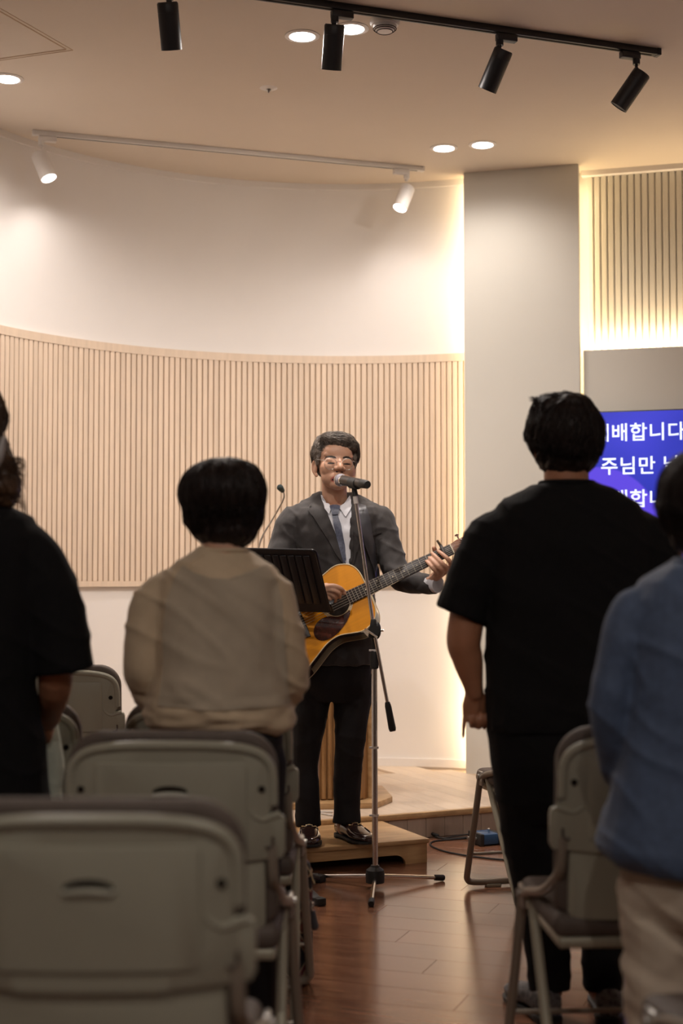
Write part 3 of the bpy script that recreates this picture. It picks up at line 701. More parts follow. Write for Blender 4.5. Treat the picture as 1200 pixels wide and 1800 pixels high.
CH_ = [  # x, y(centre), turn, label
    (-0.365, 2.30, 0, 'grey folding chair nearest the camera, its whole back and handle slot in full view'),
    (-0.358, 3.22, 0, 'grey folding chair directly behind the woman in beige, second from the camera'),
    (-0.352, 3.96, 0, 'grey folding chair in front of the woman in beige, mostly hidden by her'),
    (-0.912, 3.96, 0, 'grey folding chair with rounded corner beside the pale green bag'),
    (-1.045, 5.50, 0, 'grey folding chair farthest forward, under the curved wall'),
    (0.683, 3.33, 0.06, 'grey folding chair turned aslant behind the man in the black T-shirt'),
    (0.80, 5.38, 0.26, 'grey folding chair by the stage, mostly behind the man in the black T-shirt'),
    (0.79, 2.36, 0.16, 'grey folding chair of which only a dark seat corner shows beside the beige trousers'),
]
proto = make_chair(CH_[0][3])
for i, (x, y, rz, lb) in enumerate(CH_):
    o = proto if i == 0 else copy_tree(proto)
    o.location = (x, y, 0); o.rotation_euler = (0, 0, rz); o['label'] = lb

# ------------------------------------------------------------------ music stand
TR = W(566, 966, 5.42); BRp = W(599, 1074, 5.60); TL = TR + V((-0.47, 0.0, 0.012)) + V((0, 0.15, 0))
uw = (TR - TL).normalized(); dn = (BRp - TR); dn = (dn - uw * dn.dot(uw)).normalized(); nn = uw.cross(dn).normalized()   # nn
if nn.y > 0: nn = -nn
HW, HH = 0.47, 0.315
base = V((-0.215, 5.50, 0))
t = thing('music_stand', 'black music stand with ribbed metal desk between the woman in beige and the guitar', 'music stand', base)
def desk(a, b, c=0): return TL + uw * a + dn * b + nn * c
MD = Matrix((uw, dn, nn)).transposed().to_4x4(); MD.translation = TL
g = G(); g.prism([(p[0] + HW / 2, -p[1]) for p in rrect(HW / 2, -HH, 0, 0.018, 0.01)], -0.001, 0.001, M=MD); mk('desk', g, M_BLKP, t)
for i in range(13):
    x = 0.03 + i * 0.0318
    g = G(); g.prism([(x, 0.03), (x + 0.025, 0.03), (x + 0.025, HH - 0.045), (x, HH - 0.045)], 0.001, 0.006, M=MD, bev=0.002); mk('desk_rib', g, M_BLKP, t)
g = G(); g.tube([desk(0.012, HH - 0.01, 0), desk(0.004, HH * 0.5), desk(0.006, 0.02), desk(0.02, 0.003), desk(HW - 0.02, 0.003), desk(HW - 0.006, 0.02), desk(HW - 0.004, HH * 0.5), desk(HW - 0.002, HH - 0.01)], 0.004, 8, smooth=0); mk('desk_edge', g, M_BLKP, t)
g = G(); g.box(desk(HW / 2, HH, -0.025), (HW, 0.004, 0.055), rot=MD.to_euler(), bev=0.001); g.box(desk(HW / 2, HH - 0.012, -0.052), (HW, 0.026, 0.004), rot=MD.to_euler(), bev=0.001); mk('ledge', g, M_BLKP, t)
hub = desk(HW / 2, HH - 0.05, 0.03)
g = G(); g.tube([V((base.x, base.y, 0.09)), V((base.x, base.y, 0.62))], 0.0135, 14); mk('lower_tube', g, M_BLKP, t)
g = G(); g.tube([V((base.x, base.y, 0.60)), V((base.x, base.y, hub.z - 0.05)), hub], 0.0095, 12); g.ell(hub, 0.022); mk('upper_tube', g, M_BLKP, t)
g = G(); g.cyl((base.x, base.y, 0.58), (base.x, base.y, 0.64), 0.02, 18); mk('clutch', g, M_BLKR, t)
g = G(); g.cyl((base.x, base.y, 0.06), (base.x, base.y, 0.11), 0.03, 20); mk('hub', g, M_BLKP, t)
f1 = WZ(562, 1586, 0.012)
for e in (f1, base + V((-0.33, 0.03, 0.012)), base + V((0.13, 0.17, 0.012))):
    e = V(e); c = V((base.x, base.y, 0.085)); dv = (e - c); yw = math.atan2(dv.y, dv.x); el = math.atan2(dv.z, dv.xy.length)
    g = G(); g.box((c + e) / 2, (dv.length, 0.032, 0.016), rot=Euler((0, -el, yw), 'XYZ'), bev=0.002); mk('leg', g, M_BLKP, t)
    g = G(); g.box(e + V((0, 0, 0.003)), (0.035, 0.036, 0.028), rot=Euler((0, 0, yw)), bev=0.004); mk('rubber_foot', g, M_BLKR, t)

# ------------------------------------------------------------------ microphone stand
mc = WZ(659, 1545, 0.0); mc = V((mc.x, 5.56, 0)); mc.x = W(659, 1530, 5.56).x
t = thing('microphone_stand', 'chrome boom microphone stand on three legs in front of the singer', 'microphone stand', mc)
g = G(); g.lathe([(0.01, 0.0), (0.036, 0.002), (0.037, 0.035), (0.034, 0.05), (0.018, 0.062), (0.016, 0.068)], 28, c=(mc.x, mc.y, 0.02)); mk('base_hub', g, M_BLKR, t)
for px, py in ((545, 1540), (780, 1543), (652, 1589)):
    e = WZ(px, py, 0.012); c = V((mc.x, mc.y, 0.048)); q = (e - c).normalized()
    g = G(); g.tube([c + q * 0.02, e - q * 0.02], 0.0078, 12); lg = mk('leg', g, M_CHR, t)
    g = G(); g.tube([e - q * 0.042, e - q * 0.005, e], [0.0115, 0.0125, 0.010], 16); mk('rubber_foot', g, M_BLKR, lg)
zj = W(660, 1108, mc.y).z; zc = W(657, 1160, mc.y).z
top = V((mc.x - 0.004, mc.y, zj))
g = G(); g.tube([(mc.x, mc.y, 0.08), (mc.x - 0.002, mc.y, zc)], 0.0115, 16); mk('lower_tube', g, M_CHR, t)
g = G(); g.lathe([(0.012, -0.035), (0.0165, -0.03), (0.0165, 0.02), (0.014, 0.035), (0.0125, 0.036)], 20, c=(mc.x - 0.002, mc.y, zc)); mk('clutch_grip', g, M_BLKR, t)
g = G(); g.tube([(mc.x - 0.002, mc.y, zc + 0.03), (top.x, top.y, zj - 0.02)], 0.0095, 14); mk('upper_tube', g, M_BLKP, t)
for py in (1314, 1433, 1143):
    p = W(657, py, mc.y); g = G(); g.lathe([(0.0115, -0.004), (0.0145, -0.004), (0.0145, 0.004), (0.0115, 0.004)], 18, c=(mc.x, mc.y, p.z)); g.box((mc.x - 0.017, mc.y - 0.004, p.z), (0.012, 0.008, 0.008), bev=0.002); mk('cable_clip', g, M_CLEAR, t)
cl_ = W(624, 872, 5.56); ce = W(690, 1285, 5.56)
bdir = (top - cl_).normalized(); up_ = V((0, -0.02, 0))
J0 = top + up_
g = G(); g.tube([cl_, J0], 0.0068, 12); g.tube([J0, J0 + (J0 - cl_).normalized() * 0.0], 0.0068, 12); 
dv = (ce - J0).normalized(); g.tube([J0, ce - dv * 0.06], 0.0068, 12); mk('boom', g, M_CHR, t)
g = G(); g.tube([ce - dv * 0.115, ce - dv * 0.10, ce - dv * 0.01, ce], [0.009, 0.0125, 0.0145, 0.012], 16); mk('counterweight_grip', g, M_BLKR, t)
g = G(); g.cyl(top + V((0.0, -0.04, 0)), top + V((0.0, 0.012, 0)), 0.022, 24); g.box(top + V((-0.006, -0.018, 0.008)), (0.022, 0.04, 0.075), bev=0.006, rot=Euler((0, 0.15, 0)))
g.ell(top + V((0.012, -0.01, 0)), (0.016, 0.02, 0.034)); mk('boom_joint', g, M_BLKR, t)
g = G(); g.tube([top + V((-0.03, -0.045, 0.004)), top + V((0.012, -0.055, -0.024))], 0.004, 10); g.cyl(top + V((-0.028, -0.02, 0.004)), top + V((-0.032, -0.05, 0.004)), 0.006, 12); mk('wing_screw', g, M_CHR, t); g = G(); g.cyl(top + V((0.02, -0.01, 0.0)), top + V((0.038, -0.012, 0)), 0.005, 12); mk('wing_screw', g, M_CHR, t)
g = G(); g.tube([cl_ + bdir * 0.03, cl_ - bdir * 0.0], 0.0095, 16); mk('collar', g, M_CLEAR, t)
ma = W(597, 843.5, 5.69); mb = W(635, 850, 5.50); md = (mb - ma).normalized()
g = G(); q = ma + md * 0.145; g.tube([cl_ - bdir * 0.001, cl_ - bdir * 0.035], [0.0125, 0.010], 14); g.tube([cl_ - bdir * 0.03, q - V((0, 0, 0.02))], 0.011, 12)
g.tube([q - md * 0.028 - V((0, 0, 0.004)), q + md * 0.03 - V((0, 0, 0.004))], [0.0225, 0.0215], 20); mk('microphone_clip', g, M_BLKR, t)
t = thing('microphone', 'handheld microphone with a steel grille held in the stand before the singer', 'microphone', ma)
g = G(); g.limb([ma + md * 0.0, ma + md * 0.012, ma + md * 0.034], [0.0245, 0.0255, 0.020], n=28, smooth=3, e1=False); mk('grille', g, M_MESH, t)
g = G(); g.tube([ma + md * 0.004, ma + md * 0.009], 0.0268, 28); g.tube([ma + md * 0.034, ma + md * 0.042], [0.0215, 0.021], 28); mk('grille_ring', g, M_CHR, t)
g = G(); g.tube([ma + md * 0.04, ma + md * 0.08, ma + md * 0.20, ma + md * 0.215], [0.0205, 0.0195, 0.0175, 0.017], 28); mk('body', g, M_MICB, t)
g = G(); g.tube([ma + md * 0.214, ma + md * 0.218, ma + md * 0.26, ma + md * 0.268], [0.0165, 0.0175, 0.0165, 0.0135], 28); mk('tail_cap', g, M_BLKR, t)

# ------------------------------------------------------------------ guitar: local x along the neck, y across (up), z out of the soundboard
GN = V((-0.19, -0.93, 0.31)).normalized(); GT = V((0.9, 0, 0.405)); GT = (GT - GN * GT.dot(GN)).normalized(); GU = GN.cross(GT).normalized()
GO = W(592, 1061, 5.76)
MG = Matrix((GT * 1.045, GU * 1.045, GN * 1.0)).transposed().to_4x4(); MG.translation = GO
t = thing('acoustic_guitar', 'amber-topped acoustic guitar with dark pickguard held by the singer', 'guitar', MG @ V((-0.12, 0, -0.05)))
half = [(0.133, 0.0), (0.132, 0.04), (0.128, 0.085), (0.108, 0.122), (0.07, 0.1425), (0.04, 0.144), (0.01, 0.136), (-0.03, 0.124), (-0.06, 0.1225), (-0.10, 0.132), (-0.15, 0.158), (-0.20, 0.184), (-0.245, 0.196),
        (-0.29, 0.192), (-0.33, 0.165), (-0.355, 0.12), (-0.366, 0.06), (-0.368, 0.0)]
hp = [V((x, y, 0)) for x, y in half]; sm = catmull(hp, 4)
outl = [(p.x, p.y) for p in sm] + [(p.x, -p.y) for p in sm[-2:0:-1]]
def goff(pl, d):
    c = V((-0.12, 0)); return [((x - c.x) * (1 - d / 0.2) + c.x, y * (1 - d / 0.2)) for x, y in pl]
g = G()
dep = lambda x: 0.100 + 0.02 * (0.133 - x) / 0.5
rs = [[MG @ V((x, y, -z)) for x, y in goff(outl, o)] for z, o in ((0.0015, 0), (0.004, 0))]
rs += [[MG @ V((x, y, -dep(x) + 0.004)) for x, y in outl], [MG @ V((x, y, -dep(x))) for x, y in goff(outl, 0.006)]]
g.rings(rs); mk('body', g, M_ROSE, t, angle=0.8)
g = G(); g.prism(goff(outl, 0.002), -0.002, 0.0008, M=MG); sb = mk('soundboard', g, M_SPRUCE, t, local=False)
# give the soundboard its own axes so the grain follows the neck
sb.data.transform(MG.inverted() @ t.matrix_world); sb.matrix_parent_inverse = Matrix(); sb.matrix_basis = t.matrix_world.inverted() @ MG
for z, rr in ((0.0005, 0.0024),):
    g = G(); g.tube([MG @ V((x, y, z)) for x, y in outl], rr, n=6, closed=True); mk('top_binding', g, M_BIND, t)
g = G(); g.tube([MG @ V((x, y, -dep(x) + 0.004)) for x, y in outl], 0.0016, n=6, closed=True); mk('back_binding', g, M_BIND, t)
circ = lambda r, n=40: [(r * math.cos(2 * PI * i / n), r * math.sin(2 * PI * i / n)) for i in range(n)]
g = G(); g.prism(circ(0.062), 0.0008, 0.0012, M=MG); mk('rosette', g, M_ROS, t)
for r_ in (0.0625, 0.0525): 
    g = G(); g.tube([MG @ V((x, y, 0.0012)) for x, y in circ(r_)], 0.0007, n=5, closed=True); mk('rosette_ring', g, M_BIND, t)
g = G(); g.prism(circ(0.050), 0.0010, 0.0018, M=MG); mk('sound_hole', g, M_DARK, t)  # dark disc on the soundboard in place of the shaded opening
pg = [V(p) for p in ((0.035, -0.047, 0), (0.012, -0.052, 0), (-0.018, -0.050, 0), (-0.045, -0.035, 0), (-0.075, -0.030, 0), (-0.105, -0.040, 0), (-0.125, -0.062, 0), (-0.128, -0.090, 0), (-0.110, -0.112, 0), (-0.075, -0.118, 0), (-0.035, -0.108, 0), (0.005, -0.085, 0), (0.03, -0.062, 0))]
pgo = catmull(pg + [pg[0]], 4)[:-1]
g = G(); g.prism([(p.x, p.y) for p in pgo], 0.0008, 0.0026, M=MG); mk('pickguard', g, M_TORT, t)
bx = -0.155
g = G(); g.prism([(bx - 0.014, -0.074), (bx + 0.012, -0.078), (bx + 0.014, -0.04), (bx + 0.013, 0.04), (bx + 0.012, 0.078), (bx - 0.014, 0.074), (bx - 0.022, 0.03), (bx - 0.022, -0.03)], 0.001, 0.009, M=MG, bev=0.002); br = mk('bridge', g, M_EBON, t)
g = G(); g.box((bx, 0, 0.0105), (0.003, 0.072, 0.006), M=MG); mk('saddle', g, M_BONE, br)
for k in range(6):
    g = G(); g.cyl(MG @ V((bx - 0.012, -0.027 + k * 0.0108, 0.008)), MG @ V((bx - 0.012, -0.027 + k * 0.0108, 0.012)), 0.0027, 8); mk('bridge_pin', g, M_BONE, br)
NX = 0.490; fw = lambda x: 0.0215 + (NX - x) * (0.0275 - 0.0215) / 0.44
g = G(); g.prism([(0.048, -fw(0.048)), (NX, -0.0215), (NX, 0.0215), (0.048, fw(0.048))], 0.002, 0.0085, M=MG, bev=0.0006); fb = mk('fingerboard', g, M_EBON, t)
g = G(); sec = []
for x in (0.125, 0.16, 0.25, NX):
    hw, dp = fw(x) + 0.0, (0.055 if x < 0.13 else 0.026 if x < 0.17 else 0.0185 + (NX - x) * 0.008)
    sec.append([MG @ V((x, hw * math.cos(a), 0.003 - dp * abs(math.sin(a)) ** 0.8)) for a in [PI * i / 12 for i in range(13)]])
g.rings(sec); mk('neck', g, M_MAHOG, t)
for n_ in range(1, 21):
    x = NX - 0.645 * (1 - 2 ** (-n_ / 12)); g = G(); g.tube([MG @ V((x, -fw(x), 0.0088)), MG @ V((x, fw(x), 0.0088))], 0.0011, 6); mk('fret', g, M_FRET, t)
    if n_ in (3, 5, 7, 9, 12, 15):
        xm = x + 0.645 * (2 ** (-(n_ - 1) / 12) - 2 ** (-n_ / 12)) / 2
        for yy in ((0.0,) if n_ != 12 else (-0.012, 0.012)):
            g = G(); g.prism([(xm + 0.003, yy), (xm, yy + 0.003), (xm - 0.003, yy), (xm, yy - 0.003)], 0.0085, 0.0090, M=MG); mk('fret_marker', g, M_BONE, t)
g = G(); g.box((NX + 0.0025, 0, 0.0075), (0.005, 0.043, 0.0085), M=MG, bev=0.001); mk('nut', g, M_BONE, t)
MH = MG @ Matrix.Translation((NX + 0.004, 0, 0.003)) @ Matrix.Rotation(math.radians(13), 4, 'Y')
g = G(); g.prism([(0, -0.0225), (0.0, 0.0225), (0.03, 0.031), (0.175, 0.037), (0.185, 0.02), (0.185, -0.02), (0.175, -0.037), (0.03, -0.031)], -0.015, 0.0, M=MH, bev=0.002); hd = mk('headstock', g, M_MAHOG, t)
for s in (-1, 1):
    for k in range(3):
        x = 0.045 + k * 0.05
        g = G(); g.cyl(MH @ V((x, s * 0.022, -0.002)), MH @ V((x, s * 0.022, 0.010)), 0.0036, 10); g.cyl(MH @ V((x, s * 0.03, -0.022)), MH @ V((x, s * 0.052, -0.022)), 0.0025, 8)
        g.ell(MH @ V((x, s * 0.056, -0.022)), (0.009, 0.0045, 0.009), R=MH.to_3x3(), sub=2); g.ell(MH @ V((x, s * 0.026, -0.02)), (0.010, 0.010, 0.006), R=MH.to_3x3(), sub=2); mk('tuning_peg', g, M_CHR, hd)
for k in range(6):
    y = -0.027 + k * 0.0108; yn = -0.0175 + k * 0.007; s = -1 if k < 3 else 1; kk = k if k < 3 else 5 - k
    g = G(); g.tube([MG @ V((bx, y, 0.013)), MG @ V((NX, yn, 0.0125)), MH @ V((0.045 + kk * 0.05, s * 0.0205, 0.006))], 0.00062 - (0 if k > 2 else -0.0002), 5); mk('string', g, M_FRET, t)
# capo
ct = thing('capo', 'small dark capo clamped across the guitar neck by the nut', 'capo', MG @ V((0.455, 0, 0)))
cx = 0.458
g = G(); g.box((cx, 0.002, 0.0165), (0.012, 0.058, 0.009), M=MG, bev=0.003); mk('bar', g, M_MICB, ct)
g = G(); g.tube([MG @ V((cx, 0.028, 0.017)), MG @ V((cx, 0.036, 0.006)), MG @ V((cx, 0.034, -0.014)), MG @ V((cx, 0.008, -0.024))], 0.005, 10, smooth=4); mk('back_arm', g, M_MICB, ct)
g = G(); g.tube([MG @ V((cx, 0.030, 0.015)), MG @ V((cx - 0.004, 0.052, 0.024))], [0.006, 0.005], 10); g.tube([MG @ V((cx, -0.026, 0.016)), MG @ V((cx - 0.002, -0.034, 0.010))], 0.005, 10); mk('lever', g, M_CHR, ct)
# ------------------------------------------------------------------ people
def basis(F, up=(0, 0, 1), o=(0, 0, 0), s=1.0):
    F = V(F).normalized(); u = V(up); Rt = F.cross(u).normalized(); u = Rt.cross(F).normalized()
    M = Matrix((Rt * s, F * s, u * s)).transposed().to_4x4(); M.translation = V(o); return M
def ring(c, hw, hd, ex=2.3, n=28, ax=(1, 0, 0), ay=(0, 1, 0)):
    ax, ay = V(ax), V(ay); out = []
    for i in range(n):
        a = 2 * PI * i / n; ca, sa_ = math.cos(a), math.sin(a)
        out.append(V(c) + ax * hw * math.copysign(abs(ca) ** (2 / ex), ca) + ay * hd * math.copysign(abs(sa_) ** (2 / ex), sa_))
    return out
def torso(g, rows, d, ex=2.3, shrink=0.0):
    rs = []
    for r in rows:
        py, l, rr, hd = r[:4]; off = r[4] if len(r) > 4 else 0
        a, b = W(l, py, d), W(rr, py, d); c = (a + b) / 2; c.y = d + off
        R_ = ring(c, (b - a).length / 2 - shrink, hd - shrink, ex)
        if len(r) > 5:
            for p in R_: p.z -= r[5] * max(-0.3, min(1.0, (c.y - p.y) / hd))
        rs.append(R_)
    g.rings(rs)
def limbpx(g, pts, e0=True, e1=True, n=18, flat=None, ref=None):
    g.limb([W(p[0], p[1], p[2]) for p in pts], [p[3] for p in pts], n=n, e0=e0, e1=e1, smooth=5, flat=flat, ref=ref)
def head_prims(g, M, neck_to=None, jaw=1.0, nr=0.056):
    R = M.to_3x3(); s = M.to_scale().x; R = R.normalized()
    E = lambda c, r: g.ell(M @ V(c), tuple(x * s for x in r), R=R)
    E((0, -0.012, 0.030), (0.077, 0.094, 0.083)); E((0, 0.022, -0.020), (0.068, 0.064, 0.075)); E((0, 0.034, -0.066), (0.055 * jaw, 0.052, 0.042))
    E((0, 0.058, -0.094), (0.032, 0.028, 0.022)); E((0, 0.050, 0.035), (0.056, 0.032, 0.040))
    for k in (-1, 1):
        E((k * 0.034, 0.048, -0.030), (0.036, 0.031, 0.036)); E((k * 0.033, 0.062, -0.003), (0.024, 0.016, 0.017)); E((k * 0.030, 0.055, 0.022), (0.030, 0.014, 0.013))
        E((k * 0.014, 0.088, -0.036), (0.0095, 0.010, 0.0085))
        g.limb([M @ V(p) for p in ((k * 0.072, 0.0, -0.006), (k * 0.080, -0.012, 0.004), (k * 0.085, -0.022, -0.010), (k * 0.082, -0.017, -0.036), (k * 0.073, -0.004, -0.054))], [x * s for x in (0.006, 0.0075, 0.007, 0.007, 0.007)], n=10)
        E((k * 0.076, -0.008, -0.024), (0.006, 0.012, 0.024))
    g.limb([M @ V((0, 0.072, 0.010)), M @ V((0, 0.084, -0.010)), M @ V((0, 0.096, -0.032))], [0.009 * s, 0.010 * s, 0.0125 * s], n=12)
    E((0, 0.073, -0.060), (0.026, 0.017, 0.012))
    if neck_to is not None: g.limb([M @ V((0, -0.012, -0.045)), (M @ V((0, -0.02, -0.09)) + V(neck_to)) / 2, V(neck_to)], [nr * s, nr * s, nr * 1.0 * s], n=22)
def make_hand(g, wr, f, n, tsd, curls, s=1.0, thumb=(0.6, 0.6, 0.4)):
    f = V(f).normalized(); n = V(n); n = (n - f * n.dot(f)).normalized(); q = V(tsd); q = (q - f * q.dot(f) - n * q.dot(n)).normalized(); wr = V(wr)
    for k, x in enumerate((0.026, 0.009, -0.009, -0.026)):
        r_ = (0.0092, 0.0095, 0.009, 0.0078)[k] * s; L = (0.043, 0.047, 0.043, 0.034)[k] * s
        root = wr + f * (0.084 - 0.004 * abs(k - 1)) * s + q * x * s
        g.limb([wr + f * 0.01 * s + q * x * 0.55 * s, wr + f * 0.045 * s + q * x * 0.9 * s, root], [0.0145 * s, 0.0145 * s, r_ * 1.25], n=12)
        a = 0; p = root; P = [root - f * 0.006, root]; R_ = [r_ * 1.2, r_ * 1.1]; c = curls[k]
        for j, (l, cf) in enumerate(((L, 0.8), (L * 0.62, 1.1), (L * 0.5, 0.8))):
            a += c * cf; p = p + (f * math.cos(a) + n * math.sin(a) + q * 0.06 * (1.5 - k)) * l; P.append(p); R_.append(r_ * (1, 0.92, 0.8)[j])
        g.limb(P, R_, n=10, smooth=3)
    tb = wr + f * 0.022 * s + q * 0.022 * s; td = (q * thumb[0] + f * thumb[1] + n * thumb[2]).normalized()
    g.limb([tb, tb + td * 0.04 * s, tb + (td * 0.8 + f * 0.3).normalized() * 0.068 * s + n * 0.004, tb + (td * 0.65 + f * 0.5 + n * 0.15).normalized() * 0.094 * s], [0.017 * s, 0.0135 * s, 0.011 * s, 0.009 * s], n=12, smooth=3)
    g.ell(wr + f * 0.05 * s, (0.036 * s, 0.044 * s, 0.014 * s), R=Matrix((q, f, n)).transposed())
def fold(amp, k1=(9, 9, 4), k2=(28, 28, 12), diag=0.0):
    def fn(co, n):
        a = noise.noise(V((co.x * k1[0] + diag * co.z * 8, co.y * k1[1], co.z * k1[2] + 3.1)))
        b = noise.noise(V((co.x * k2[0] - diag * co.z * 14, co.y * k2[1], co.z * k2[2])))
        c = 1 - abs(noise.noise(V((co.x * 5 + diag * co.z * 9, co.y * 5, co.z * 11 + co.x * 6)))) * 2.2
        return amp * (a * 0.9 + b * 0.35 + max(0, c) ** 3 * 0.55 - 0.2)
    return fn
def hair(parent, cap, M, m, n=1500, keep=None, crown=(0, -0.35, 1), steps=7, step=0.22, lift=0.004, flare=0.004, wob=0.25, rad=0.0011, sweep=None, seed=1, start=None, name='hair_strands', wave=0.0):
    bv = world_bvh(cap); rng = random.Random(seed); c = M.translation; Rm = M.to_3x3().normalized(); cr = V(crown).normalized(); g = G()
    for i in range(n):
        for _ in range(40):
            d = V((rng.gauss(0, 1), rng.gauss(0, 1), rng.gauss(0, 1))).normalized()
            if keep(d) and (start is None or start(d)): break
        else: continue
        P = []; lf = rng.uniform(0.0, 1.0); ph = rng.uniform(0, 6); tw = rng.gauss(0, wob)
        for k in range(steps + 1):
            wd = Rm @ d; h = bv.ray_cast(c + wd * 0.4, -wd, 0.4)
            if h[0] is None: break
            t = k / steps
            P.append(h[0] + wd * (0.0005 + lift * lf * math.sin(PI * min(1, t * 1.1)) + flare * lf * t * t + wave * math.sin(ph + k * 1.3)))
            tan = (d - cr * d.dot(cr)); 
            if sweep is not None: tan = tan.normalized() * 0.6 + V(sweep(d))
            tan = tan - d * tan.dot(d)
            if tan.length < 1e-3: tan = d.orthogonal()
            tan.normalize(); sd = d.cross(tan)
            d2 = (d + tan * step + sd * step * tw).normalized()
            if not keep(d2): break
            d = d2
        if len(P) < 3: continue
        L = len(P); rr = rad * rng.uniform(0.7, 1.3)
        g.tube(P, [rr * (0.6 if j == 0 else 1.0 - 0.85 * (j / (L - 1)) ** 1.5) for j in range(L)], n=3)
    o = mk(name, g, m, parent, angle=3.2); return o
def feet_shoe(g, heel, toe, wdt=0.048, h=0.065):
    a, b = V(heel), V(toe); u = (b - a).normalized(); L = (b - a).length; s = V((0, 0, 1)).cross(u)
    rs = []
    for t, ww, hh, zo in ((0.0, 0.55, 0.8, 0), (0.03, 0.68, 0.95, 0), (0.15, 0.74, 1.0, 0), (0.35, 0.75, 0.98, 0), (0.5, 0.86, 0.82, 0), (0.65, 1.0, 0.62, 0), (0.8, 0.98, 0.50, 0), (0.92, 0.80, 0.42, 0.02), (0.985, 0.5, 0.3, 0.04), (1.0, 0.25, 0.2, 0.05)):
        c = a + u * L * t + V((0, 0, 0.012)); r = []
        for i in range(20):
            an = 2 * PI * i / 20; x = math.cos(an); z = math.sin(an)
            r.append(c + s * ww * wdt * math.copysign(abs(x) ** 0.8, x) + V((0, 0, (hh * h * (0.5 + 0.5 * z) if z > -0.6 else hh * h * 0.16) + zo * h)))
        rs.append(r)
    g.rings(rs)
def shoe(name, parent, heel, toe, m, wdt=0.048, h=0.07, label=None, bit=False):
    g = G(); feet_shoe(g, heel, toe, wdt, h); o = mk(name, g, m, parent, angle=1.2)
    if label: o['label'] = label
    a, b = V(heel), V(toe); u = (b - a).normalized(); L = (b - a).length; s = V((0, 0, 1)).cross(u)
    def sole(z0, z1, k, t0, t1):
        pr = [(t, ww) for t, ww in ((-0.01, 0.45), (0.02, 0.66), (0.12, 0.76), (0.35, 0.74), (0.5, 0.84), (0.65, 1.02), (0.8, 1.0), (0.92, 0.82), (0.985, 0.52), (1.012, 0.2)) if t0 <= t <= t1]
        pl = [(a + u * L * t + s * ww * wdt * k) for t, ww in pr] + [(a + u * L * t - s * ww * wdt * k) for t, ww in pr[::-1]]
        g = G(); g.prism([(p.x, p.y) for p in pl], a.z + z0, a.z + z1, bev=0.002); return g
    so = mk('sole', sole(0.007, 0.018, 1.06, -1, 2), M_BLKR, o); mk('heel', sole(0.0, 0.02, 1.05, -1, 0.2), M_BLKR, o)
    g = G(); g.add([], [])
    if bit:
        c = a + u * L * 0.50 + V((0, 0, h * 0.80 + 0.016))
        g = G()
        for k in (-1, 1):
            q = c + s * k * 0.020 - V((0, 0, 0.004)); g.tube([q + s * 0.008 * math.cos(x) * 1.2 + u * 0.006 * math.sin(x) for x in [2 * PI * j / 12 for j in range(12)]], 0.0022, n=6, closed=True)
        g.tube([c - s * 0.014, c + V((0, 0, 0.003)), c + s * 0.014], 0.0028, 8); mk('metal_bit', g, M_GOLD, o)
        g = G(); g.tube([c + s * 0.038 - V((0, 0, 0.016)), c + s * 0.02 - V((0, 0, 0.004)), c - V((0, 0, 0.002)), c - s * 0.02 - V((0, 0, 0.004)), c - s * 0.038 - V((0, 0, 0.016))], 0.005, 8, smooth=3, flat=(1, 0.6)); mk('saddle_strap', g, m, o)
        tt = [a + u * L * t + s * x * wdt + V((0, 0, z * h + 0.012)) for t, x, z in ((0.58, 0.72, 0.62), (0.72, 0.70, 0.52), (0.84, 0.52, 0.45), (0.90, 0.0, 0.44), (0.84, -0.52, 0.45), (0.72, -0.70, 0.52), (0.58, -0.72, 0.62))]
        g = G(); g.tube(tt, 0.0022, 6, smooth=4); mk('apron_seam', g, m, o)
    return o

# ---------- the singer
D0 = 6.0
t = thing('person', 'man in charcoal suit, white shirt and tie singing with a guitar', 'person', (W(590, 1480, D0).x, D0, 0.10))
HO = W(589, 815, 5.98)
MHd = basis((0.23, -0.96, 0.10), (0.05, 0.10, 1), HO, 1.06)
g = G(); neck = W(591, 897, 6.03)
head_prims(g, MHd, neck, jaw=1.12, nr=0.050)
torso(g, [(890, 560, 622, .06), (905, 520, 662, .08), (950, 535, 650, .10), (1050, 540, 642, .10), (1150, 535, 645, .11), (1200, 530, 648, .11)], D0)
for pts in ([(660, 918, 6.0, .045), (684, 975, 5.965, .036), (700, 1018, 5.92, .036), (735, 1026, 5.84, .035), (757, 1023, 5.775, .027)], [(522, 915, 6.0, .045), (499, 960, 5.98, .036), (488, 1028, 5.9, .035), (530, 1042, 5.75, .034), (566, 1038, 5.66, .026)]): limbpx(g, pts)
for pts in ([(556, 1180, 6.02, .085), (540, 1300, 6.02, .06), (540, 1375, 6.04, .05), (543, 1460, 6.05, .035)], [(622, 1180, 6.02, .085), (617, 1300, 6.02, .06), (612, 1375, 6.06, .05), (606, 1455, 6.06, .035)]): limbpx(g, pts)
# fretting hand, laid out in the guitar's own frame
wl = MG.inverted() @ W(757, 1022, 5.775)
for root, mid, pip, tip, r_ in (((.448, -.060, -.012), (.462, -.056, .016), (.459, -.040, .036), (.440, .014, .0175), .0088), ((.428, -.066, -.012), (.440, -.063, .018), (.432, -.047, .038), (.4156, .014, .0175), .0092),
                           ((.408, -.068, -.012), (.420, -.067, .018), (.413, -.052, .037), (.398, .003, .0175), .0088), ((.390, -.066, -.012), (.399, -.064, .014), (.3925, -.048, .031), (.3820, -.004, .0170), .0078)):
    w0 = wl + (V(root) - wl) * 0.15
    g.limb([MG @ w0, MG @ V(root)], [0.016, 0.0125], n=12)
    g.limb([MG @ V(p) for p in (root, mid, pip, tuple((V(pip) + V(tip)) / 2 + V((0, 0, .006))), tip)], [r_ * 1.25, r_ * 1.12, r_ * 1.1, r_, r_ * 0.85], n=10, smooth=3)
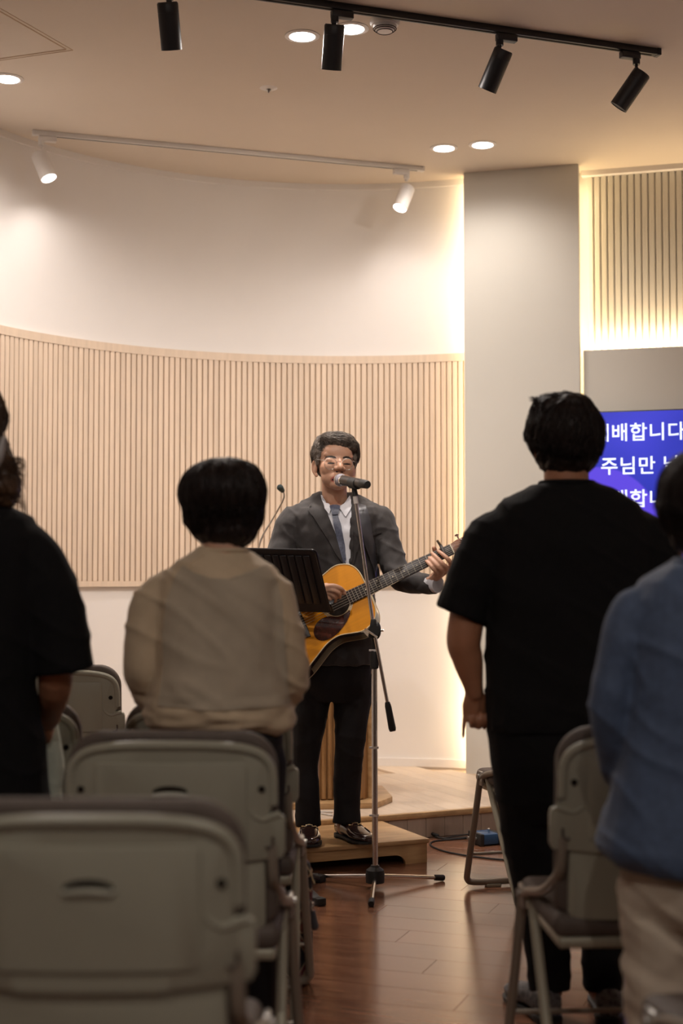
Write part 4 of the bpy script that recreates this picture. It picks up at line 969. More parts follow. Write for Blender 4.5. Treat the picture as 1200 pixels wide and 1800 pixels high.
g.limb([MG @ p for p in (wl + V((0.01, 0.01, 0)), V((.405, -.045, -.040)), V((.424, 0, -.044)), V((.430, .030, -.022)), V((.431, .040, -.006)))], [0.018, 0.016, 0.0125, 0.0105, 0.009], n=12, smooth=3)
# strumming hand
wr = W(566, 1038, 5.655)
for P, r_ in (([(572, 1032, 5.65), (585, 1030, 5.64), (598, 1034, 5.645), (605, 1041, 5.67)], .0095), ([(572, 1037, 5.655), (584, 1037, 5.64), (594, 1042, 5.645), (597, 1050, 5.665)], .0092), ([(571, 1042, 5.66), (581, 1044, 5.65), (588, 1050, 5.655), (589, 1057, 5.675)], .0088),
              ([(569, 1046, 5.665), (577, 1050, 5.655), (581, 1056, 5.66), (581, 1061, 5.68)], .0076), ([(573, 1030, 5.67), (586, 1033, 5.68), (597, 1039, 5.675), (605, 1043, 5.665)], .010)):
    q = [W(*p) for p in P]; g.limb([wr + (q[0] - wr) * 0.1] + [q[0]], [0.017, 0.0135], n=12); g.limb(q, [r_ * 1.3, r_ * 1.15, r_, r_ * 0.85], n=10, smooth=3)
body = organic('body', g, M_SKIN, t, voxel=0.0032, smooth=5)
bvb = world_bvh(body)
# clothes
JR = [(868, 561, 619, .062, .01, .055), (876, 545, 640, .075, .005, .040), (888, 518, 664, .095, 0, .015), (905, 508, 673, .11), (930, 512, 672, .12), (970, 522, 664, .128), (1020, 526, 660, .130), (1070, 524, 660, .135), (1120, 521, 661, .142), (1155, 518, 662, .145), (1168, 518, 662, .144)]
g = G(); torso(g, JR, D0 + 0.005, ex=2.4)
limbpx(g, [(655, 908, 6.0, .055), (666, 920, 6.0, .068), (682, 965, 5.97, .060), (698, 1008, 5.93, .058), (725, 1022, 5.86, .052), (765, 1027, 5.765, .041)], e1=False)
limbpx(g, [(528, 905, 6.0, .055), (516, 918, 6.0, .066), (496, 960, 5.98, .060), (486, 1020, 5.90, .057), (520, 1040, 5.80, .050), (556, 1037, 5.69, .042)], e1=False)
jk = organic('jacket', g, M_SUIT, t, voxel=0.006, smooth=5, disp=fold(0.0105, (11, 11, 9), (30, 30, 26), 0.3))
bj = world_bvh(jk)
bvj = BVHTree.FromPolygons([o_.matrix_world @ v.co for o_ in (jk, body) for v in o_.data.vertices], [[i + (0 if o_ is jk else len(jk.data.vertices)) for i in p.vertices] for o_ in (jk, body) for p in o_.data.polygons])
g = G()
torso(g, [(1120, 528, 652, .125), (1170, 524, 655, .13), (1205, 526, 652, .125), (1232, 545, 635, .10)], D0 + 0.01)
limbpx(g, [(556, 1190, 6.01, .086), (547, 1240, 6.01, .077), (540, 1300, 6.01, .062), (537, 1360, 6.02, .053), (541, 1410, 6.02, .053), (542, 1452, 6.02, .056)], e1=False)
limbpx(g, [(622, 1190, 6.01, .086), (619, 1240, 6.01, .079), (615, 1300, 6.01, .064), (611, 1360, 6.04, .058), (609, 1410, 6.05, .058), (609, 1446, 6.05, .060)], e1=False)
organic('trousers', g, M_TROU, t, voxel=0.006, smooth=4, disp=fold(0.006, (12, 12, 6), (26, 26, 18)))
# shirt front, collar, tie, lapels
sh = drape('shirt', [(566, 872), (576, 889), (588, 893), (600, 890), (617, 876), (619, 985), (613, 993), (605, 990), (592, 955), (574, 905)], bj, M_SHIRT, t, off=0.004, th=0.002)
bs = world_bvh(sh)
drape('tie', [(583, 902), (593, 902), (600, 925), (605.5, 955), (608, 984), (604, 992), (599, 975), (592, 945), (586, 920)], bj, M_TIE, t, off=0.011, th=0.003)
drape('tie_knot', [(579, 890.5), (588, 888.5), (597, 890.5), (594, 903.5), (584, 904)], bj, M_TIE, t, off=0.016, th=0.009)
drape('shirt_collar', [(566, 865), (582, 892), (578, 903), (570, 893), (564, 875)], bvj, M_SHIRT, t, off=0.013, th=0.003)
drape('shirt_collar', [(594, 890), (605, 884), (617, 868), (617.5, 892), (607, 908)], bvj, M_SHIRT, t, off=0.013, th=0.003)
drape('lapel', [(560, 862), (550, 880), (543, 885.5), (547, 889.5), (541, 896), (551, 908), (563, 928), (577, 950), (590, 973), (604, 993), (608, 991), (600, 968), (589, 935), (578, 908), (570, 888), (564, 872)], bj, M_SUIT, t, off=0.010, th=0.006)
drape('lapel', [(618, 866), (624, 876), (636, 888), (640, 894), (636, 900), (641, 905), (638, 930), (630, 960), (620, 993), (615, 992), (618, 975), (619, 930), (618.5, 890)], bj, M_SUIT, t, off=0.010, th=0.006)
drape('pocket_welt', [(652, 937), (671, 931), (672, 935), (653, 941)], bj, M_SUIT, t, off=0.006, th=0.003)
drape('pocket_flap', [(600, 1128), (638, 1126), (638, 1138), (600, 1140)], bj, M_SUIT, t, off=0.006, th=0.004)
# shirt cuff at the fretting wrist
cu = W(764, 1027, 5.768); cdir = (cu - W(725, 1022, 5.86)).normalized()
g = G(); g.tube([cu - cdir * 0.03, cu + cdir * 0.018], [0.036, 0.034], 22); g.tube([cu + cdir * 0.018, cu - cdir * 0.03], [0.031, 0.033], 22); mk('shirt_cuff', g, M_SHIRT, t)
g = G(); g.limb([W(764, 1027, 5.765), W(762, 1020, 5.77)], [0.028, 0.024], n=14)
shoe('shoe', t, V((-0.135, 6.09, 0.10)), W(542, 1484, 5.815) * V((1, 1, 0)) + V((0, 0, 0.10)), M_SHOE, 0.05, 0.072, bit=True)
tx = W(650, 1478, 5.87)
shoe('shoe', t, V((-0.005, 6.105, 0.10)), V((tx.x, 5.885, 0.10)), M_SHOE, 0.05, 0.072, bit=True)
# face
K = dict(d=5.86, grid=0.0045)
def lid(c, rx, ry, ang=0, n=14): return [(c[0] + rx * math.cos(a) * math.cos(ang) - ry * math.sin(a) * math.sin(ang), c[1] + rx * math.cos(a) * math.sin(ang) + ry * math.sin(a) * math.cos(ang)) for a in [2 * PI * i / n for i in range(n)]]
drape('eyebrow', [(569.3, 806), (571.5, 801.5), (576, 799.5), (583, 799.3), (589, 801.3), (591, 804.3), (588, 804.3), (581, 802.8), (574.5, 803.2)], bvb, M_BROW, t, off=0.0012, th=0.002, **K)
drape('eyebrow', [(601.5, 804.5), (603, 801.5), (608, 799.8), (613, 800.3), (617.3, 803), (618.6, 806.3), (614, 804.2), (608, 803.4), (604, 804.3)], bvb, M_BROW, t, off=0.0012, th=0.002, **K)
for c in ((581.5, 813.2), (609.8, 814.2)):
    drape('eyelid', lid((c[0], c[1] - 1.6), 6.6, 2.6), bvb, M_SKIN, t, off=0.0014, th=0.0025, **K)
    drape('eyelid', lid((c[0], c[1] + 3.6), 6.0, 2.2), bvb, M_SKIN, t, off=0.0010, th=0.002, **K)
    drape('eye', lid(c, 6.2, 1.25), bvb, M_BROW, t, off=0.0022, th=0.0015, **K)
for c in ((591.8, 828.6), (600.8, 829.0)): drape('nostril', lid(c, 2.3, 1.1), bvb, M_MOUTH, t, off=0.0004, th=0.0006, **K)
drape('lips', lid((592.5, 842.0), 12.0, 6.0, 0.0, 20), bvb, M_LIP, t, off=0.0012, th=0.0025, **K)
drape('mouth', lid((592.5, 842.3), 9.5, 3.4, 0.0, 18), bvb, M_MOUTH, t, off=0.0022, th=0.001, **K)
# glasses
gl = thing('eyeglasses', 'thin round silver-framed eyeglasses worn by the singer', 'glasses', W(596, 814, 5.86))
Fh = MHd.to_3x3().normalized() @ V((0, 1, 0)); ctr = []
for c, rx, ry in (((580.8, 815.3), 10.8, 10.0), ((610.3, 816.0), 9.8, 10.0)):
    h = bvb.ray_cast(W(c[0], c[1], 5.4), V((0, 1, 0)), 1.0); dd = h[0].y - 0.014 - (0.004 if c[0] > 600 else 0.0); ctr.append(dd)
    pts = [W(c[0] + rx * math.cos(a), c[1] + ry * math.sin(a), dd + 0.24 * rx * math.cos(a) / 415) for a in [2 * PI * i / 28 for i in range(28)]]
    g = G(); g.tube(pts, 0.0009, n=6, closed=True); mk('rim', g, M_STL, gl)
    b = bmesh.new(); b.faces.new([b.verts.new(p) for p in pts]); bmesh.ops.triangulate(b, faces=b.faces); mk('lens', shell(b, V((0, 1, 0)), 0.001), M_GLASS, gl, smooth=False)
g = G(); g.tube([W(591.6, 812.5, ctr[0]), W(596, 810.8, (ctr[0] + ctr[1]) / 2 - 0.004), W(600.6, 812.8, ctr[1])], 0.0010, 6, smooth=4); mk('bridge', g, M_CHR, gl)
eL = MHd @ V((0.088, -0.005, 0.012)); eR = MHd @ V((-0.088, -0.005, 0.012))
for a, e in ((W(569.6, 809.5, ctr[0] - 0.003), eL), (W(620.5, 811, ctr[1] + 0.006), eR)):
    g = G(); g.ell(a, 0.002, sub=2); g.tube([a, a + (e - a) * 0.15 + Fh * 0.004, e], 0.0010, 6, smooth=3); mk('temple', g, M_STL, gl)
# hair of the singer
g = G(); R3 = MHd.to_3x3().normalized()
for c, r in (((0, -0.030, 0.040), (0.090, 0.094, 0.083)), ((0, 0.020, 0.082), (0.072, 0.066, 0.036)), ((0.030, -0.022, 0.088), (0.050, 0.055, 0.036)), ((-0.048, 0.046, 0.064), (0.032, 0.036, 0.022)), ((-0.012, 0.060, 0.078), (0.048, 0.030, 0.022)), ((0.035, 0.040, 0.088), (0.040, 0.035, 0.024)), ((-0.068, 0.012, 0.040), (0.022, 0.036, 0.042)), ((0.072, 0.002, 0.035), (0.019, 0.032, 0.045)),
             ((-0.077, 0.012, 0.012), (0.009, 0.018, 0.030)), ((0.077, 0.016, 0.010), (0.008, 0.016, 0.030)), ((0, -0.068, 0.0), (0.060, 0.040, 0.055))): g.ell(MHd @ V(c), tuple(x * 1.06 for x in r), R=R3)
cap = organic('hair', g, M_HAIRG, t, voxel=0.0035, smooth=2, disp=lambda co, n: 0.0035 * noise.noise(V((co.x * 70, co.y * 70, co.z * 40))) + 0.002 * noise.noise(co * 160))
def kp(d): return (d.z > ((0.54 if d.x > -0.1 else 0.42) if d.y > 0.5 else 0.16 if d.y > 0.2 else 0.0)) if d.y > -0.35 else d.z > -0.5
hair(t, cap, MHd, M_HAIRG, 1500, kp, crown=(0.35, -0.35, 0.9), steps=6, step=0.16, lift=0.006, flare=0.008, wob=0.5, rad=0.0010, seed=3, sweep=lambda q: (-1.0, 0.2, 0.1) if q.y > 0.1 else (0, -0.3, -0.4))
hair(t, cap, MHd, M_HAIRG, 700, lambda q: q.z > 0.38 and q.y > -0.3, crown=(0.5, 0.2, 0.9), steps=6, step=0.14, lift=0.006, flare=0.004, wob=0.4, rad=0.0011, seed=13, start=lambda q: q.y > 0.15 and q.z > 0.5, sweep=lambda q: (-1.0, 0.5, -0.2), name='fringe_strands')

# strap of the guitar, laid on the jacket
sg = bpy.data.objects['acoustic_guitar']
drape('strap', [(627, 884), (636, 886), (644, 889), (650, 912), (655.5, 950), (661, 982), (665, 1010), (666, 1034), (661, 1034), (657, 1006), (648, 978), (639, 950), (632, 925), (628, 900)], bj, M_LEATH, sg, off=0.014, th=0.003)

# ---------- generic standing listener pieces
def cap_organic(parent, prs, m, wav=0.004, voxel=0.005, fr=60):
    g = G()
    for c, r in prs: g.ell(c, r)
    return organic('hair', g, m, parent, voxel=voxel, smooth=3, disp=lambda co, n: wav * noise.noise(V((co.x * fr, co.y * fr, co.z * fr * 0.35))) + wav * 0.5 * noise.noise(co * 130))

# man in black T-shirt
D = 3.95
t = thing('person', 'heavy-set man with short black hair in black T-shirt and black trousers, seen from behind', 'person', (W(997, 1700, D).x, D, 0))
Mh = basis((0.02, 1, 0.02), (0, 0, 1), W(993, 777, D), 1.0)
g = G(); head_prims(g, Mh, W(996, 870, D + 0.0), jaw=1.1, nr=0.062)
torso(g, [(862, 950, 1045, .07), (905, 905, 1085, .08), (1000, 885, 1112, .12), (1200, 875, 1125, .13), (1300, 870, 1130, .13)], D)
limbpx(g, [(892, 945, D, .055), (836, 1035, D, .052), (815, 1120, D, .049), (822, 1160, D + .01, .043), (834, 1218, D + .02, .025)], flat=(1, 1))
limbpx(g, [(1105, 945, D, .055), (1160, 1035, D, .052), (1178, 1120, D, .049), (1172, 1160, D + .01, .043), (1160, 1218, D + .02, .025)])
make_hand(g, W(834, 1214, D + .02), (-0.05, 0.1, -1), (0.1, -1, 0), (1, 0.15, 0), (1.25, 1.3, 1.15, 0.16), 0.88, thumb=(0.25, 0.9, -0.1))
make_hand(g, W(1160, 1214, D + .02), (0.05, 0.1, -1), (-0.1, -1, 0), (-1, 0.15, 0), (0.9, 1.0, 0.9, 0.7), 0.88, thumb=(0.3, 0.9, 0.2))
for x0, x1, x2 in ((935, 955, 965), (1060, 1058, 1056)): limbpx(g, [(x0, 1300, D, .10), (x1, 1500, D, .07), (x2, 1640, D, .055), (x2, 1735, D, .04)])
organic('body', g, M_SKIN2, t, voxel=0.0048, smooth=3)
g = G()
torso(g, [(846, 950, 1040, .068, -.01), (853, 936, 1056, .078, -.005), (866, 905, 1090, .095), (885, 872, 1122, .115), (915, 856, 1140, .13), (960, 852, 1148, .142), (1040, 856, 1146, .150), (1100, 856, 1146, .152), (1200, 852, 1150, .160), (1262, 848, 1153, .165), (1282, 850, 1151, .162)], D, ex=2.5)
limbpx(g, [(905, 930, D, .070), (870, 946, D, .080), (850, 985, D, .077), (830, 1030, D, .076), (808, 1082, D, .073)], e1=False)
limbpx(g, [(1090, 930, D, .070), (1124, 946, D, .080), (1146, 985, D, .077), (1166, 1030, D, .076), (1186, 1082, D, .073)], e1=False)
organic('t_shirt', g, M_TEE, t, voxel=0.0065, smooth=5, disp=fold(0.009, (7, 7, 4), (20, 20, 12), 0.5))
g = G(); g.tube([p for p in ring((W(995, 849, D).x, D - 0.01, W(995, 850, D).z), 0.073, 0.068, 2.2, 32)], 0.0075, n=8, closed=True); mk('collar_rib', g, M_TEE, t)
g = G()
torso(g, [(1240, 860, 1142, .15), (1290, 856, 1146, .158), (1340, 862, 1140, .155), (1400, 870, 1132, .14), (1440, 885, 1118, .12)], D, ex=2.4)
limbpx(g, [(936, 1330, D, .112), (940, 1440, D, .098), (950, 1560, D, .078), (962, 1660, D, .062), (968, 1742, D - .01, .058)], e1=False)
limbpx(g, [(1060, 1330, D, .112), (1062, 1440, D, .098), (1062, 1560, D, .078), (1060, 1660, D, .062), (1062, 1742, D - .01, .058)], e1=False)
organic('trousers', g, M_TEE, t, voxel=0.007, smooth=4, disp=fold(0.008, (10, 10, 5), (22, 22, 14)))
M_SNK = mat('patterned_sneaker', (0.05, 0.05, 0.055), 0.7, var=0.9, scale=55, col2=(0.22, 0.21, 0.21))
hx = W(962, 1740, D).x; shoe('shoe', t, V((hx, D - 0.07, 0)), V((hx - 0.07, D + 0.19, 0)), M_SNK, 0.05, 0.085)
hx = W(1062, 1740, D).x; shoe('shoe', t, V((hx, D - 0.07, 0)), V((hx + 0.04, D + 0.20, 0)), M_SNK, 0.05, 0.085)
cap = cap_organic(t, [(W(993, 762, D + .01), (0.105, 0.120, 0.116)), (W(996, 800, D - .01), (0.086, 0.092, 0.070)), (W(975, 722, D), (0.066, 0.08, 0.045)), (W(1000, 712, D), (0.062, 0.08, 0.035))], M_HAIR)
def kp2(d): return d.z > -0.62 if d.y < 0.1 else d.z > 0.0
hair(t, cap, Mh, M_HAIR, 1700, kp2, crown=(0.12, -0.35, 0.95), steps=7, step=0.17, lift=0.006, flare=0.012, wob=0.45, rad=0.0013, seed=5)
g = G(); rr = random.Random(2)
for i in range(26):
    a = W(940 + rr.uniform(-3, 14), 708 + rr.uniform(-5, 5), D - 0.02); b = W(926 + rr.uniform(0, 14), 697 + rr.uniform(0, 9), D - 0.02); g.tube([a, (a + b) / 2 + V((0, 0, 0.006)), b], [0.0014, 0.0011, 0.0003], n=3, smooth=3)
mk('hair_tuft', g, M_BROW, t, angle=3.2)

# woman in beige
D = 3.54
t = thing('person', 'woman with bobbed black hair and a loose beige gauze top, seen from behind', 'person', (W(392, 1700, D).x, D, 0))
Mh = basis((0.12, 1, -0.12), (0, 0.05, 1), W(393, 894, D), 0.94)
g = G(); head_prims(g, Mh, W(392, 985, D - 0.02), nr=0.052)
torso(g, [(980, 355, 430, .05), (1005, 320, 462, .075), (1100, 295, 475, .10), (1270, 290, 485, .11), (1330, 290, 485, .11)], D)
limbpx(g, [(325, 1045, D, .036), (280, 1105, D, .034), (262, 1185, D + .02, .034), (290, 1228, D + .17, .024)])
limbpx(g, [(445, 1045, D, .036), (478, 1105, D, .034), (497, 1185, D + .02, .034), (476, 1228, D + .17, .024)])
make_hand(g, W(300, 1232, D + .19), (0.8, 0.5, 0.0), (0, -0.3, -1), (0, 1, 0), (0.6, 0.6, 0.6, 0.6), 0.85)
make_hand(g, W(470, 1232, D + .19), (-0.8, 0.5, 0.0), (0, -0.3, -1), (0, 1, 0), (0.6, 0.6, 0.6, 0.6), 0.85)
for x0 in (345, 430): limbpx(g, [(x0, 1330, D, .085), (x0, 1560, D, .055), (x0, 1700, D, .045), (x0, 1810, D, .032)])
organic('body', g, M_SKIN, t, voxel=0.0055, smooth=3)
g = G()
torso(g, [(963, 352, 432, .058, -.01), (974, 330, 452, .075), (992, 296, 484, .095), (1015, 276, 495, .110), (1060, 274, 492, .122), (1120, 274, 492, .130), (1180, 272, 497, .135), (1225, 260, 508, .142), (1252, 250, 520, .148), (1272, 254, 516, .142), (1286, 270, 502, .125)], D, ex=2.4)
limbpx(g, [(318, 1032, D, .058), (288, 1046, D, .061), (270, 1080, D, .062), (261, 1140, D, .061), (257, 1190, D + .01, .058), (272, 1226, D + .10, .050), (300, 1235, D + .17, .034)])
limbpx(g, [(450, 1032, D, .058), (474, 1046, D, .061), (482, 1080, D, .062), (494, 1140, D, .061), (502, 1188, D + .01, .058), (488, 1222, D + .10, .050), (470, 1232, D + .17, .034)])
fd = fold(0.011, (8, 8, 5), (22, 22, 16), 0.3)
def bdisp(co, n):
    z = co.z; k = 1.0 + max(0, (1.0 - z)) * 2.2
    return fd(co, n) * k + (0.007 * noise.noise(V((co.x * 14, co.y * 14, co.z * 55))) if z < 0.92 else 0)
bt = organic('blouse', g, M_BEIGE, t, voxel=0.006, smooth=4, disp=bdisp)
bb = world_bvh(bt)
drape('back_panel', [(308, 992), (330, 1006), (360, 1016), (395, 1019), (430, 1012), (462, 992), (478, 1020), (490, 1060), (494, 1120), (494, 1180), (500, 1225), (503, 1250), (380, 1256), (266, 1250), (270, 1225), (274, 1180), (272, 1120), (278, 1060), (292, 1018)], bb, M_BEIGE2, t, off=0.0035, th=0.0015, d=3.3, grid=0.009)
for P in ([(338, 972), (318, 985), (296, 1012), (280, 1050), (274, 1100), (272, 1160)], [(444, 972), (464, 986), (480, 1012), (492, 1050), (497, 1100), (498, 1160)]):
    q = []
    for x, y in [(a_[0] + (b_[0] - a_[0]) * k_ / 4, a_[1] + (b_[1] - a_[1]) * k_ / 4) for a_, b_ in zip(P, P[1:]) for k_ in range(4)]:
        p0 = W(x, y, 3.2); h = bb.ray_cast(p0, V((0, 1, 0)), 1)
        if h[0] is not None: q.append(h[0])
    g = G(); g.tube(q, 0.0028, 8); mk('raglan_seam', g, M_BEIGE, t)
g = G(); g.tube([p for p in ring((W(392, 966, D).x, D - 0.01, W(392, 968, D).z), 0.060, 0.058, 2.2, 32)], 0.006, n=8, closed=True); mk('neckline', g, M_BEIGE, t)
g = G(); torso(g, [(1240, 278, 494, .12), (1300, 276, 498, .125), (1380, 285, 490, .12), (1410, 300, 478, .10)], D)
for x0 in (335, 442): limbpx(g, [(x0, 1340, D, .088), (x0, 1500, D, .075), (x0, 1650, D, .065), (x0, 1800, D, .06)], e1=False)
organic('trousers', g, M_TROU, t, voxel=0.008, smooth=3)
for x0 in (335, 442): hx = W(x0, 1800, D).x; shoe('shoe', t, V((hx, D - 0.07, 0)), V((hx, D + 0.16, 0)), M_BLKR, 0.043, 0.07)
cap = cap_organic(t, [(W(391, 866, D), (0.108, 0.112, 0.088)), (W(393, 905, D), (0.100, 0.100, 0.070)), (W(396, 930, D - .01), (0.080, 0.085, 0.056)), (W(405, 838, D), (0.075, 0.09, 0.045))], M_HAIR)
def kp3(d): return d.z > -0.80 if d.y < 0.3 else d.z > -0.2
hair(t, cap, Mh, M_HAIR, 1700, kp3, crown=(0.0, -0.25, 1), steps=10, step=0.17, lift=0.005, flare=0.004, wob=0.22, rad=0.0014, seed=8)

# woman in black at the picture edge
D = 3.45
t = thing('person', 'woman with wavy brown hair in a loose black dress at the picture edge', 'person', (W(-55, 1700, D).x, D, 0))
Mh = basis((0.25, 1, 0), (0, 0, 1), W(-58, 754, D), 0.93)
g = G(); head_prims(g, Mh, W(-52, 890, D - 0.02), nr=0.052)
torso(g, [(885, -100, -5, .055), (925, -135, 25, .07), (1050, -145, 38, .10), (1400, -150, 50, .11)], D)
limbpx(g, [(28, 980, D, .042), (82, 1080, D, .042), (97, 1195, D + .02, .042), (85, 1262, D + .14, .030)])
limbpx(g, [(-130, 980, D, .042), (-182, 1080, D, .042), (-195, 1195, D + .02, .042), (-180, 1262, D + .14, .030)])
make_hand(g, W(85, 1262, D + .14), (-0.1, 0.7, -0.7), (-1, 0, 0), (0, 0.6, 0.6), (1.3, 1.3, 1.3, 1.3), 0.85)
make_hand(g, W(-180, 1262, D + .14), (0.1, 0.7, -0.7), (1, 0, 0), (0, 0.6, 0.6), (0.8, 0.8, 0.8, 0.8), 0.85)
for x0 in (-100, -5): limbpx(g, [(x0, 1330, D, .08), (x0, 1560, D, .055), (x0, 1720, D, .045), (x0, 1850, D, .032)])
organic('body', g, M_SKIN2, t, voxel=0.0055, smooth=3)
g = G()
torso(g, [(882, -105, 0, .06), (893, -132, 28, .08), (912, -165, 58, .10), (945, -182, 76, .115), (1000, -185, 75, .125), (1100, -180, 66, .13), (1200, -178, 62, .135), (1270, -184, 70, .14), (1340, -192, 80, .145), (1450, -200, 88, .15), (1600, -205, 92, .155), (1720, -208, 95, .155)], D, ex=2.3)
limbpx(g, [(25, 948, D, .055), (52, 966, D, .064), (74, 1000, D, .070), (92, 1070, D, .074), (112, 1180, D + .01, .074)], e1=False)
limbpx(g, [(-130, 948, D, .055), (-160, 966, D, .064), (-180, 1000, D, .070), (-198, 1070, D, .074), (-215, 1180, D + .01, .074)], e1=False)
organic('dress', g, M_TEE2, t, voxel=0.007, smooth=5, disp=fold(0.010, (8, 8, 3), (20, 20, 6)))
for x0 in (-100, -5): hx = W(x0, 1800, D).x; shoe('shoe', t, V((hx, D - 0.07, 0)), V((hx, D + 0.16, 0)), M_BLKR, 0.043, 0.07)
cap = cap_organic(t, [(W(-58, 735, D), (0.088, 0.105, 0.095)), (W(-50, 790, D), (0.085, 0.095, 0.07)), (W(-32, 825, D - .02), (0.082, 0.075, 0.06)), (W(-10, 850, D - .02), (0.062, 0.06, 0.055)), (W(-20, 880, D - .02), (0.06, 0.05, 0.03))], M_HAIRB, wav=0.012, fr=36)
hair(t, cap, Mh, M_HAIRB, 1300, lambda d: d.z > -0.92, crown=(0.0, -0.25, 1), steps=11, step=0.19, lift=0.008, flare=0.012, wob=0.35, rad=0.0013, seed=9, wave=0.004)
g = G(); rr = random.Random(4)
for i in range(60):
    y = rr.uniform(800, 890); a = W(rr.uniform(15, 30), y, D - 0.03); L = rr.uniform(6, 22)
    g.tube([a, W(32 + L * 0.5, y + rr.uniform(-8, 12), D - 0.03), W(30 + L * 0.8, y + rr.uniform(8, 36), D - 0.03)], [0.0012, 0.0008, 0.0002], n=3, smooth=4)
mk('flyaway_curls', g, M_HAIRB, t, angle=3.2)
hc = W(0, 804, D - 0.10); g = G(); g.limb([hc + V((0.008, 0, 0.045)), hc + V((-0.002, -0.004, 0)), hc + V((-0.022, 0, -0.045))], [0.006, 0.011, 0.006], n=14); mk('hair_clip', g, mat('pearl_clip', (0.34, 0.31, 0.29), 0.4), t)

# woman in blue
D = 2.86
t = thing('person', 'woman with short dark hair in a blue chambray shirt and beige trousers', 'person', (W(1240, 1700, D).x, D, 0))
Mh = basis((-0.25, 1, 0), (0, 0, 1), W(1238, 890, D), 0.92)
g = G(); head_prims(g, Mh, W(1238, 1000, D + 0.01), nr=0.050)
torso(g, [(1000, 1195, 1280, .05), (1040, 1155, 1320, .07), (1200, 1135, 1340, .10), (1500, 1125, 1350, .11)], D)
limbpx(g, [(1150, 1085, D, .034), (1098, 1170, D, .028), (1080, 1270, D + .01, .028), (1092, 1350, D + .12, .024)])
limbpx(g, [(1325, 1085, D, .034), (1380, 1170, D, .028), (1394, 1270, D + .01, .028), (1385, 1350, D + .14, .026)])
make_hand(g, W(1092, 1352, D + .13), (0.3, 0.8, -0.4), (1, 0, 0), (0, 0.3, 1), (0.8, 0.8, 0.8, 0.8), 0.85)
make_hand(g, W(1385, 1352, D + .14), (-0.3, 0.8, -0.4), (-1, 0, 0), (0, 0.3, 1), (0.8, 0.8, 0.8, 0.8), 0.85)
for x0 in (1168, 1305): limbpx(g, [(x0, 1500, D, .075), (x0, 1750, D, .05), (x0, 1900, D, .045), (x0, 2020, D, .032)])
organic('body', g, M_SKIN, t, voxel=0.0055, smooth=3)
g = G()
torso(g, [(984, 1192, 1285, .052), (998, 1160, 1318, .075), (1020, 1125, 1355, .095), (1050, 1108, 1375, .11), (1100, 1106, 1378, .12), (1180, 1104, 1380, .128), (1260, 1096, 1385, .132), (1340, 1084, 1392, .138), (1410, 1066, 1405, .146), (1465, 1050, 1420, .155), (1484, 1042, 1428, .160), (1503, 1052, 1424, .158), (1522, 1080, 1420, .152)], D, ex=2.3)
limbpx(g, [(1145, 1064, D, .048), (1118, 1078, D, .052), (1100, 1110, D, .050), (1084, 1180, D, .0465), (1072, 1240, D, .044), (1078, 1305, D + .03, .043), (1092, 1365, D + .11, .040)], e1=False)
limbpx(g, [(1330, 1064, D, .048), (1358, 1078, D, .052), (1378, 1110, D, .050), (1392, 1180, D, .0465), (1402, 1240, D, .044), (1398, 1305, D + .03, .043), (1388, 1365, D + .11, .040)], e1=False)
organic('shirt', g, M_BLUE, t, voxel=0.006, smooth=4, disp=fold(0.011, (8, 8, 4), (22, 22, 8), 0.25))
g = G(); g.tube([p for p in ring((W(1238, 990, D).x, D - 0.0, W(1238, 988, D).z), 0.056, 0.056, 2.2, 32)], 0.010, n=10, closed=True, flat=(1, 1)); mk('collar', g, M_BLUE, t)
g = G(); torso(g, [(1420, 1098, 1378, .125), (1520, 1092, 1384, .13), (1580, 1100, 1376, .12), (1620, 1120, 1355, .10)], D)
limbpx(g, [(1165, 1540, D, .090), (1158, 1640, D, .078), (1160, 1740, D, .074), (1162, 1850, D, .070), (1165, 2000, D, .066)], e1=False)
limbpx(g, [(1310, 1540, D, .090), (1312, 1640, D, .078), (1312, 1740, D, .074), (1312, 1850, D, .070), (1312, 2000, D, .066)], e1=False)
def cd(co, n): return fold(0.008, (8, 8, 8), (20, 20, 26), 0.4)(co, n) + 0.007 * noise.noise(V((co.x * 9, co.y * 9, co.z * 34 + co.x * 16)))
organic('trousers', g, M_CHINO, t, voxel=0.007, smooth=3, disp=cd)
for x0 in (1165, 1312): hx = W(x0, 1900, D).x; shoe('shoe', t, V((hx, D - 0.07, 0)), V((hx, D + 0.16, 0)), M_WHT, 0.043, 0.07)
cap = cap_organic(t, [(W(1238, 866, D), (0.088, 0.108, 0.092)), (W(1234, 900, D), (0.092, 0.094, 0.062)), (W(1236, 935, D - .01), (0.070, 0.075, 0.052))], M_HAIR)
hair(t, cap, Mh, M_HAIR, 1400, kp3, crown=(0.0, -0.25, 1), steps=10, step=0.17, lift=0.006, flare=0.006, wob=0.3, rad=0.0013, seed=11)
